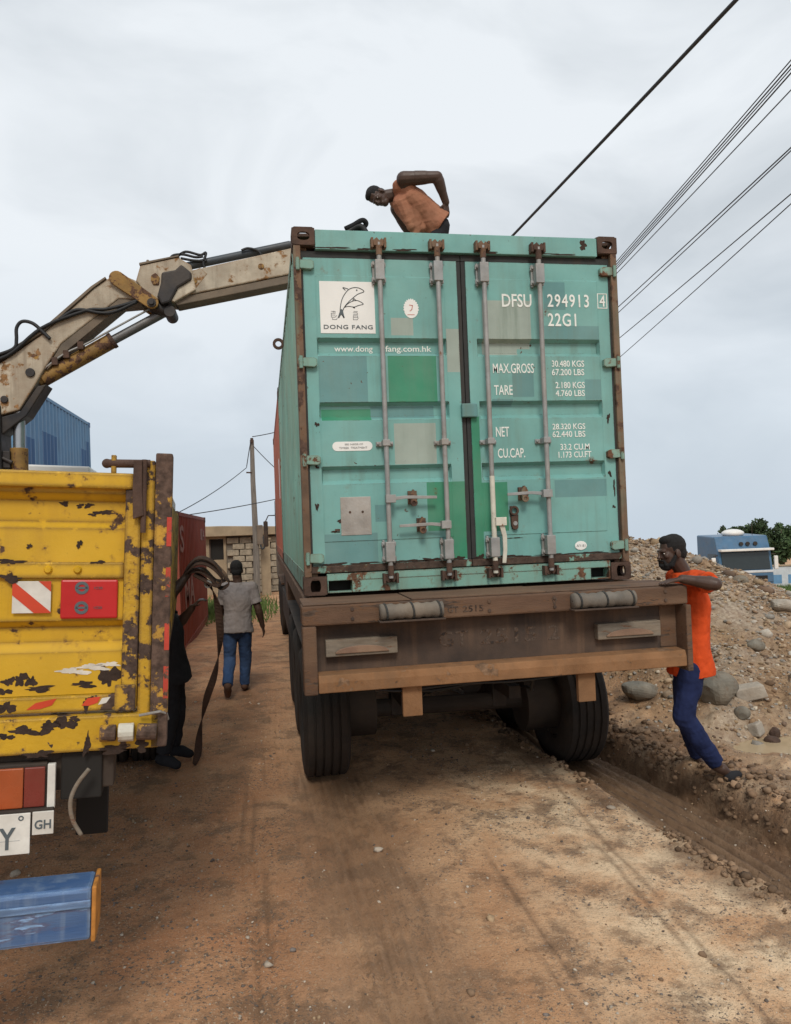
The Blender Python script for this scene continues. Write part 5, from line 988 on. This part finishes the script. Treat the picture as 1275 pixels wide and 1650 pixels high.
# folded webbing strap in his hands
st = thing('lifting_strap', 'folded brown webbing strap with one end hanging to the ground', 'strap', (-2.05, 1.66, 0)); b0 = Vector((-2.05, 1.66, 0))
def sp(*P): return [Vector(q)-b0 for q in catm([Vector(p).to_tuple() for p in P], 6)]
for i, P in enumerate(([(-2.22, 1.66, 1.64), (-2.16, 1.64, 1.76), (-2.06, 1.63, 1.835), (-1.94, 1.62, 1.79), (-1.86, 1.62, 1.68), (-1.81, 1.61, 1.60), (-1.88, 1.60, 1.56), (-1.97, 1.60, 1.66), (-2.07, 1.61, 1.72), (-2.19, 1.63, 1.70)],
                       [(-2.20, 1.70, 1.69), (-2.10, 1.69, 1.80), (-1.98, 1.68, 1.80), (-1.88, 1.67, 1.72), (-1.83, 1.67, 1.64), (-1.92, 1.66, 1.62), (-2.03, 1.66, 1.73), (-2.15, 1.68, 1.72)],
                       [(-2.18, 1.60, 1.70), (-2.08, 1.58, 1.785), (-1.97, 1.57, 1.765), (-1.87, 1.57, 1.66), (-1.90, 1.56, 1.585), (-2.0, 1.56, 1.63), (-2.10, 1.58, 1.69)])):
    mb = MB(); mb.ribbon(sp(*P), (0.0, .045, .012), .006); mb.build('folded_loop', 'strap' if i != 1 else 'strap_light', st, .002)
mb = MB(); P = sp((-2.10, 1.62, 1.70), (-2.0, 1.60, 1.62), (-1.935, 1.59, 1.50), (-1.905, 1.60, 1.32), (-1.90, 1.62, 1.12), (-1.925, 1.63, .93), (-1.97, 1.64, .76), (-2.03, 1.65, .60), (-2.075, 1.66, .43), (-2.11, 1.67, .26), (-2.13, 1.66, .10), (-2.16, 1.62, .015))
W_ = [Vector((.034*math.cos(i*.16), .034*math.sin(i*.16), 0)) for i in range(len(P))]; mb.ribbon(P, W_, .005); mb.build('hanging_end', 'strap', st, .002)
mb = MB(); mb.lathe([(.02, -.008), (.034, -.008), (.034, .008), (.02, .008)], Vector((-1.985, 1.555, 1.60))-b0, (.2, 1, .1), 14, 0, True); mb.build('steel_ring', 'galv', st)

# black sling bundle lying on the roof
sb = thing('sling_bundle', 'small black sling bundle lying on the container roof beside the bending man', 'sling', (-.70, .38, 4.160)); sb.scale = (.6, .6, .55)
mb = MB(); mb.tube(catm([(-.16, 0, .30), (-.05, .0, .36), (.06, -.02, .42), (.11, .02, .38), (.02, .05, .30), (-.1, .05, .26)]), .034, 8); mb.build('coil', 'black_cloth', sb, 0, True)
mb = MB(); mb.tube(catm([(-.2, .0, 0), (-.18, 0, .18), (-.08, .02, .30), (.04, .0, .34), (.12, 0, .2), (.14, 0, 0)]), .04, 8); mb.build('coil', 'hose', sb, 0, True)

# ------------------------------------------------------------------ stones
_ph = (1+5**.5)/2
ICO = np.array([(-1, _ph, 0), (1, _ph, 0), (-1, -_ph, 0), (1, -_ph, 0), (0, -1, _ph), (0, 1, _ph), (0, -1, -_ph), (0, 1, -_ph), (_ph, 0, -1), (_ph, 0, 1), (-_ph, 0, -1), (-_ph, 0, 1)])/math.hypot(1, _ph)
ICOF = np.array([(0, 11, 5), (0, 5, 1), (0, 1, 7), (0, 7, 10), (0, 10, 11), (1, 5, 9), (5, 11, 4), (11, 10, 2), (10, 7, 6), (7, 1, 8), (3, 9, 4), (3, 4, 2), (3, 2, 6), (3, 6, 8), (3, 8, 9), (4, 9, 5), (2, 4, 11), (6, 2, 10), (8, 6, 7), (9, 8, 1)])
def stones(name, x, y, size, cols, sink=.25, flat=.7):
    n = len(x); z = ground_z(x, y); q = RNG.normal(size=(n, 4)); q /= np.linalg.norm(q, axis=1)[:, None]; a, b, c, d = q.T
    Rm = np.stack([1-2*(c*c+d*d), 2*(b*c-a*d), 2*(b*d+a*c), 2*(b*c+a*d), 1-2*(b*b+d*d), 2*(c*d-a*b), 2*(b*d-a*c), 2*(c*d+a*b), 1-2*(b*b+c*c)], -1).reshape(n, 3, 3)
    v = ICO[None]*(1+RNG.uniform(-.28, .28, (n, 12, 1)))*RNG.uniform(.6, 1.25, (n, 1, 3)); v = np.einsum('nij,nkj->nki', Rm, v)*size[:, None, None]; v[:, :, 2] *= flat
    v += np.stack([x, y, z+size*sink], -1)[:, None, :]
    F = (ICOF[None]+12*np.arange(n)[:, None, None]).reshape(-1, 3); k = RNG.integers(0, len(cols), n); cc = np.array(cols)[k]*RNG.uniform(.75, 1.2, (n, 1))
    return np_mesh(name, v.reshape(-1, 3), F, 'stone', dict(col=np.repeat(cc, 12, 0)), False)
TAN = [(.34, .31, .27), (.26, .235, .205), (.44, .39, .33), (.15, .10, .07), (.20, .125, .075), (.34, .235, .14), (.28, .18, .105), (.38, .28, .175), (.28, .185, .115), (.36, .25, .15), (.22, .16, .11), (.40, .29, .19), (.47, .40, .31), (.30, .26, .22)]
DRT = [(.30, .19, .11), (.22, .14, .085), (.36, .25, .15), (.14, .11, .09), (.46, .39, .31), (.2, .17, .15)]
n = 15000; x = RNG.uniform(-3.3, 3.4, n); y = -3.7+RNG.beta(1.1, 1.7, n)*9.5
dn = vnoise(x*1.3, y*1.3, 71)*.65+.35*vnoise(x*4, y*4, 72); lane = np.exp(-((x+1.0)/.4)**2); keep = (dn-.25*lane+.10*sst(-.6, -2.2, x) > RNG.uniform(.25, .85, n)); x, y = x[keep], y[keep]
sz = .0035+.0075*RNG.random(len(x))**2.2+.024*(RNG.random(len(x)) > .983)*RNG.random(len(x))
tag(link('gravel', stones('gravel', x, y, sz, DRT)), 'loose grit and pebbles strewn over the dirt road', 'gravel', kind='stuff')
n = 70000; x = RNG.uniform(1.5, 8.4, n); y = RNG.uniform(-1.2, 8.2, n); hm = heap_mask(x, y)*(heap_z(x, y) > -.1); keep = (hm > RNG.uniform(.1, .9, n))*(vnoise(x*1.9, y*1.9, 83)*.6+vnoise(x*6, y*6, 84)*.4 > RNG.uniform(.1, .62, n)); x, y = x[keep], y[keep]
sz = .006+.026*RNG.random(len(x))**3.2+.085*(RNG.random(len(x)) > .988)*RNG.random(len(x))**1.5; sz *= .75+.10*np.clip(y, 0, 6)
tag(link('rubble', stones('rubble', x, y, sz, TAN, .15)), 'tan stony rubble covering the heap right of the trailer', 'rubble', kind='stuff')
n = 420; y = RNG.uniform(-2.6, 3.2, n); x = rut_x(y)-.36+RNG.normal(0, .05, n); keep = vnoise(y*2.1, y*0, 15) > .35; x, y = x[keep], y[keep]; sz = .008+.026*RNG.random(len(x))**1.8
n2 = 1500; y2 = RNG.uniform(-2.2, 2.4, n2); x2 = rut_x(y2)+.28+np.abs(RNG.normal(0, .22, n2)); s2 = .005+.032*RNG.random(n2)**3
n3 = 420; a3 = RNG.normal(0, 1, (n3, 2)); x3 = 1.12+.05*a3[:, 0]-.03*a3[:, 1]; y3 = -1.05+.05*a3[:, 0]+.24*a3[:, 1]; s3 = .007+.02*RNG.random(n3)**2
tag(link('mud_clods', stones('mud_clods', np.r_[x, x2, x3], np.r_[y, y2, y3], np.r_[sz, s2, s3], [(.16, .10, .06), (.22, .14, .085), (.12, .075, .045), (.28, .18, .11)], .3)), 'crumbled mud clods thrown up along the wheel rut', 'mud', kind='stuff')
# single large stones
def rock(label, x, y, s, m='boulder', seed=0, blocky=False, rot=0, cat='boulder', name='boulder', sink=.35):
    r = random.Random(seed); z = float(ground_z(np.array([x]), np.array([y]))[0]); mb = MB()
    if blocky:
        mb.bx(-s[0], s[0], -s[1], s[1], -s[2], s[2]); mb.v = [tuple(c*(1+r.uniform(-.14, .1)) for c in v) for v in mb.v]
    else:
        mb.ell((0, 0, 0), (1, 1, 1), None, 22, 14)
        def dsp(v):
            v = Vector(v); k = 1
            for j in range(9):
                rr = random.Random(seed*31+j); n_ = Vector((rr.gauss(0, 1), rr.gauss(0, 1), rr.gauss(0, 1))).normalized(); k = min(k, (.80+.10*rr.random())/max(.05, v.dot(n_)))
            return (v.x*s[0]*k, v.y*s[1]*k, v.z*s[2]*k)
        mb.v = [dsp(v) for v in mb.v]
    o = mb.build(name, m, None, .012 if blocky else .008); o.location = (x, y, z+s[2]*sink); o.rotation_euler = (r.uniform(-.3, .3), r.uniform(-.3, .3), rot); return tag(o, label, cat)
rock('big rounded grey boulder on the bank just behind the orange-shirted man', 2.52, .98, (.19, .17, .165), seed=3, sink=.5)
rock('tan broken concrete block right of the big grey boulder', 2.86, 1.02, (.13, .075, .06), 'concrete', 5, True, -.35, 'concrete', 'concrete_chunk', .6)
rock('pale upright concrete lump left of the big grey boulder', 2.34, 1.16, (.07, .07, .10), 'concrete', 6, True, .3, 'concrete', 'concrete_chunk', .6)
rock('low flat grey slab of rock between trailer wheel and orange-shirted man', 2.12, 1.62, (.27, .16, .10), seed=8, rot=.3)
rock('small grey-green stone below the concrete block', 2.62, .78, (.075, .06, .06), seed=12)
rock('small square tan concrete piece beside the puddle edge', 2.69, .70, (.06, .05, .055), 'concrete', 14, True, .5, 'concrete', 'concrete_chunk', .4)
rock('dark rounded stone above the muddy puddle', 2.74, .56, (.07, .06, .05), 'rust_dark', 21, cat='stone', name='stone')
rock('dark stone standing up right above the puddle', 2.84, .66, (.05, .05, .065), 'rust_dark', 22, cat='stone', name='stone')
rock('pale buff slab tilted near the right end of the heap', 4.60, 2.75, (.19, .14, .09), 'concrete', 25, cat='stone', name='stone')
rock('brown stone high on the heap below the blue truck', 4.90, 3.5, (.12, .10, .07), 'rust_post', 27, cat='stone', name='stone')
rock('grey stone high on the heap left of the brown one', 4.72, 3.75, (.12, .10, .07), seed=29, cat='stone', name='stone')
rock('lone grey-brown stone halfway up the heap slope', 3.60, 1.92, (.10, .08, .07), seed=33, cat='stone', name='stone')
rock('flat white stone chip by the rut crumbs', .86, -.25, (.035, .025, .014), 'concrete', 35, cat='stone', name='stone', sink=.5)

# ------------------------------------------------------------------ poles and wires
yw = rad(11.0); WF = Vector((math.sin(yw), math.cos(yw), 0)); WR = Vector((math.cos(yw), -math.sin(yw), 0)); C0 = Vector((-1.477, -5.187, 2.046))
def wire_pt(lat, h, dep): return C0+WR*lat+WF*dep+V(0, 0, h)
WIRES = [('thick black cable, uppermost of the overhead lines', (2.74, .58, 6.54), -3.34, .020), ('thin overhead wire, upper left of the close bundle of five', (5.0, 2.7, 7.52), 8.58, .008), ('thin overhead wire, second of the close bundle of five', (5.0, 2.7, 7.465), 8.58, .010), ('thin overhead wire, middle of the close bundle of five', (5.0, 2.7, 7.42), 8.6, .008),
         ('thin overhead wire, fourth of the close bundle of five', (5.0, 2.7, 7.37), 8.58, .010), ('thin overhead wire, lowest of the close bundle of five', (4.99, 2.71, 7.16), 7.64, .008), ('upper wire of the close pair below the bundle of five', (5.68, 3.61, 6.95), 7.86, .010), ('lower wire of the close pair below the bundle of five', (5.68, 3.61, 6.91), 8.7, .009),
         ('single overhead wire, second from the bottom', (6.38, 4.5, 6.76), 9.02, .010), ('lowest single overhead wire on the right', (6.37, 4.51, 6.61), 12.04, .009)]
for lab, p0, yd, r in WIRES:
    d_ = Vector((math.sin(rad(yd)), math.cos(rad(yd)), 0)); p0 = Vector(p0); mb = MB(); P = [p0+d_*t_+V(0, 0, .0012*(t_+7)*(t_-36)*.5+.15) for t_ in np.linspace(-7, 36, 28)]
    tag(mb.tube(P, r, 6).build('power_line', 'wire', None, 0, True), lab, 'wire', 'overhead lines on the right')
def pole(label, x, y, h, r=.11):
    z = float(ground_z(np.array([x]), np.array([y]))[0]); t_ = thing('utility_pole', label, 'pole', (x, y, z-.2))
    mb = MB(); mb.tube([(0, 0, 0), (.02, 0, h*.4), (-.01, 0, h*.75), (0, 0, h)], [r*1.25, r*1.1, r*.9, r*.75], 12); mb.build('shaft', 'pole', t_, 0, rad(40)); return t_, z-.2
pA, zA = pole('tall utility pole beyond the container carrying the overhead lines', 10.4, 39.0, 10.0, .16)
mb = MB(); mb.bx(-1.8, 2.2, -.06, .06, 7.3-zA, 7.42-zA); mb.build('cross_arm', 'pole', pA); mb = MB(); mb.bx(-1.4, 3.6, -.06, .06, 6.6-zA, 6.7-zA); mb.build('cross_arm', 'pole', pA)
pB, zB = pole('weathered wooden utility pole standing beyond the walking man', -1.80, 20, 5.45, .09)
mb = MB(); mb.tube([(0, -.05, 4.35), (-.22, -.06, 4.36)], .025, 6); mb.build('insulator_bracket', 'rust_dark', pB)
mb = MB(); mb.cyl((-.0, -.1, 5.35), (0, -.1, 5.5), .05); mb.build('insulator', 'rust_dark', pB)
mb = MB(); mb.bx(.06, .26, -.12, .12, 1.95, 2.6); mb.build('meter_box', 'cabgrey', pB, .02); mb = MB(); mb.tube(catm([(.16, -.1, 1.95), (.22, -.1, 1.8), (.3, -.1, 1.9), (.26, -.1, 2.2)]), .03, 6); mb.build('cable_loop', 'wire', pB, 0, True)
def sag(a, b, s, n=14): a, b = Vector(a), Vector(b); return [a.lerp(b, i/n)-V(0, 0, s*4*(i/n)*(1-i/n)) for i in range(n+1)]
for lab, a, b, s in (('slack service wire dropping left from the wooden pole', (-2.0, 19.95, 4.2), (-4.2, 16.2, 2.5), .12), ('thin wire crossing low behind the wooden pole', (-4.3, 16.3, 2.52), (2.0, 24, 4.0), .15),
                     ('wire running right from the wooden pole top', (-1.78, 19.9, 5.22), (2.0, 16, 6.2), .25), ('wire slanting down right from the wooden pole', (-1.75, 19.9, 4.9), (-.2, 17.5, 3.2), .1), ('short drop wire beside the wooden pole', (-1.83, 19.88, 5.1), (-2.0, 19.94, 4.22), -.02)):
    mb = MB(); tag(mb.tube(sag(a, b, s), .014, 6).build('power_line', 'wire', None, 0, True), lab, 'wire', 'lines on the wooden pole')

# ------------------------------------------------------------------ block building at the end of the lane
bz = -.14; bl = thing('block_building', 'low half-built block building with beige roof slab at the lane end', 'building', (0, 22, bz))
mb = MB(); mb.bx(-9.0, -3.45, .06, 4, 0, 2.07); mb.bx(-3.45, -2.95, .06, 4, 0, 1.24); mb.bx(-3.45, -2.95, .06, 4, 1.98, 2.07); mb.bx(-2.95, -2.86, .03, 4, 0, 2.07); mb.build('plastered_wall', 'plaster', bl)
mb = MB(); mb.bx(-2.86, 2.5, .10, 4, 0, 2.07); mb.build('block_core', 'mortar', bl)
wn_ = part('window', 'void', bl, (-3.449, -2.951, .12, .14, 1.241, 1.979)); part('window_frame', 'frame_dark', wn_, (-3.449, -3.40, .06, .119, 1.241, 1.979))
sl_ = MB(); sl_.prism([(-9.3, 2.075), (-9.3, 2.42), (-6, 2.46), (-3.0, 2.44), (-2.0, 2.40), (-1.0, 2.36), (2.8, 2.38), (2.8, 2.075)][::-1], (0, 4.3, 0), (1, 0, 0), (0, 0, 1), 4.6); sl_.build('roof_slab', 'plaster', bl, .02)
blk = None
for j in range(9):
    for i in range(6):
        x = -2.82+.45*i+(.2 if j % 2 else 0); rr = random.Random(i*17+j)
        if blk is None: mb = MB(); mb.bx(-.205, .205, 0, .10, -.1, .1); blk = mb.mesh('wall_block', 'block')
        o = bpy.data.objects.new('wall_block', blk); COL.objects.link(o); o.parent = bl; o.location = (x+.2, -.001-.025*rr.random(), .13+.222*j); o.modifiers.new('b', 'BEVEL').width = .012
wd = thing('timber_post', 'pale timber post beside the block building, right of the pole', 'post', (-1.48, 20.6, bz)); mb = MB(); mb.bx(-.16, .16, -.1, .1, 0, 1.9); mb.build('shaft', 'plaster', wd, .02); mb = MB(); mb.bx(-.19, .19, -.13, .13, 1.901, 1.96); mb.build('cap', 'plaster', wd, .01)
# weeds
def blades(name, label, cx, cy, rx, ry, n, h):
    x = cx+RNG.normal(0, rx, n); y = cy+RNG.normal(0, ry, n); z = ground_z(x, y); a = RNG.uniform(0, 2*PI, n); hh = h*RNG.uniform(.5, 1.2, n); w = .018+h*.02; le = RNG.normal(0, .35, (n, 2))*hh[:, None]
    v = np.stack([np.stack([x-np.cos(a)*w, y-np.sin(a)*w, z-.02], -1), np.stack([x+np.cos(a)*w, y+np.sin(a)*w, z-.02], -1), np.stack([x+le[:, 0], y+le[:, 1], z+hh], -1)], 1)
    tag(link(name, np_mesh(name, v.reshape(-1, 3), np.arange(3*n).reshape(-1, 3), 'grass', None, False)), label, 'grass', kind='stuff')
blades('grass', 'rough green weeds at the end of the lane by the red container', -2.55, 16.3, .6, 1.3, 3500, .22)
blades('grass', 'strip of green grass in front of the far pale wall', 26.5, 29.5, 2.4, 1.6, 9000, .35)

# ------------------------------------------------------------------ far right: blue truck, wall, trees
bt = thing('blue_truck', 'blue lorry cab with white sun visor parked behind the rubble heap', 'truck', (19.8, 25.8, -2.25), (0, 0, rad(172)))
mb = MB(); mb.prism([(-1.2, .9), (1.0, .9), (1.06, 1.3), (1.02, 1.75), (.88, 2.62), (.62, 3.28), (-1.2, 3.34)], (-1.22, 0, 0), (0, 1, 0), (0, 0, 1), 2.44); mb.build('cab', 'cabblue', bt, .06)
mb = MB(); mb.prism([(1.034, 1.78), (.90, 2.56), (.92, 2.565), (1.055, 1.785)], (-1.08, 0, 0), (0, 1, 0), (0, 0, 1), 2.16); mb.build('windscreen', 'glass', bt)
part('sun_visor', 'cabwhite', bt, (-1.2, 1.2, .90, 1.22, 2.62, 2.72), bevel=.02); part('front_panel', 'cabblue', bt, (-1.19, 1.19, 1.0, 1.09, 1.2, 1.62), bevel=.03); part('white_band', 'farwall', bt, (-1.19, 1.19, 1.03, 1.10, 1.63, 1.74), bevel=.02)
part('grille', 'void', bt, (-.9, .9, 1.091, 1.11, 1.0, 1.5)); part('bumper', 'cabblue', bt, (-1.22, 1.22, .95, 1.2, .45, .88), bevel=.04)
for s in (-1, 1):
    part('side_window', 'glass', bt, (min(s*1.222, s*1.23), max(s*1.222, s*1.23), -.1, .72, 1.85, 2.5)); part('headlamp', 'plate', bt, (s*.9-.18, s*.9+.18, 1.201, 1.215, .55, .75)); part('wing_mirror', 'cabwhite', bt, (s*1.42-.09, s*1.42+.09, .85, .95, 1.75, 2.35), bevel=.03); wheel(bt, s*1.05, .1, .5, .3, s)
    mb = MB(); mb.tube([(s*1.22, .88, 2.45), (s*1.42, .9, 2.42)], .02, 6); mb.build('mirror_arm', 'chassis', bt)
mb = MB(); mb.ell((.1, .1, 3.40), (.5, .45, .2)); mb.build('roof_unit', 'cabwhite', bt, 0, True); mb = MB(); mb.cyl((-.7, .3, 3.25), (-.7, .3, 3.9), .012); mb.build('aerial', 'chassis', bt)
for x in (-.35, .0, .3): mb = MB(); mb.cyl((x-.2, .80, 2.93), (x-.2, .86, 2.93), .09); mb.build('roof_lamp', 'chassis', bt)
part('chassis_frame', 'chassis', bt, (-.45, .45, -6, .8, .6, .9)); part('rear_body', 'cabblue', bt, (-1.2, 1.2, -6.5, -1.5, 1.1, 1.7))
for y in (-4.2, -5.5):
    for s in (-1, 1): wheel(bt, s*1.0, y, .5, .5, s)
fw = thing('boundary_wall', 'pale painted boundary wall with blue smudged lettering at far right', 'wall', (27.6, 32.4, -2.45), (0, 0, rad(-12)))
part('wall_face', 'farwall', fw, (-2.6, 9, 0, .2, 0, 1.42), bevel=.01); part('coping', 'plaster', fw, (-2.65, 9, -.05, .25, 1.421, 1.5)); part('gate_pillar', 'plaster', fw, (-3.2, -2.66, -.1, .35, 0, 1.62), bevel=.02)
for x in (-1.8, -.9, .0, .9): part('painted_mark', 'blue_side', fw, (x, x+.55, -.004, -.001, .45, .95), bevel=0)
def tree(label, x, y, z, h, r, n, seed, col):
    rg = np.random.default_rng(seed); t_ = thing('tree', label, 'tree', (x, y, z), group='trees beyond the far wall')
    mb = MB(); mb.tube([(0, 0, 0), (.1, 0, h*.3), (0, .1, h*.6)], [.22, .17, .08], 8); mb.build('trunk', 'bark', t_, 0, True)
    for k in range(7): a = k*.9+seed; mb = MB(); mb.tube([(.05, .03, h*(.28+.03*k)), (r*.4*math.cos(a), r*.4*math.sin(a), h*.55), (r*.75*math.cos(a), r*.75*math.sin(a), h*(.62+.04*k))], [.08, .05, .02], 6); mb.build('branch', 'bark', t_, 0, True)
    m = 46; c_ = rg.normal(size=(m, 3)); c_ /= np.linalg.norm(c_, axis=1)[:, None]; c_ *= rg.uniform(.45, 1.02, (m, 1))*np.array([r, r, h*.36]); c_[:, 2] += h*.64
    cs = rg.uniform(.28, .62, m)*r*.45; k = rg.integers(0, m, n); d = rg.normal(size=(n, 3)); d /= np.linalg.norm(d, axis=1)[:, None]; p = c_[k]+d*(cs[k]*rg.random(n)**.4)[:, None]; p = p[p[:, 2] > h*.12]; n = len(p)
    u = rg.normal(size=(n, 3)); u /= np.linalg.norm(u, axis=1)[:, None]; w = np.cross(u, rg.normal(size=(n, 3))); w /= np.linalg.norm(w, axis=1)[:, None]; s = rg.uniform(.07, .15, (n, 1))
    v = np.stack([p-u*s, p+w*s*.55, p+u*s, p-w*s*.55], 1); cc = np.array(col)*rg.uniform(.6, 1.5, (m, 1)); cc = cc[rg.integers(0, m, n)]
    link('crown', np_mesh('crown', v.reshape(-1, 3), np.arange(4*n).reshape(-1, 4), 'leaf', dict(col=np.repeat(cc, 4, 0)), False), t_)
tree('dark green spreading tree behind the blue truck roof', 31.0, 40, -2.85, 4.25, 2.0, 9000, 3, (.045, .075, .03)); tree('bushy green tree above the far pale wall', 33.0, 40, -2.85, 4.35, 2.3, 9000, 5, (.055, .095, .035))
tree('low green tree at the right edge of the far wall', 36.4, 39, -2.85, 4.5, 2.7, 9000, 8, (.05, .10, .035)); tree('sparse small tree peeking over the blue truck', 29.3, 40.3, -2.85, 4.45, .9, 2200, 11, (.06, .09, .05))
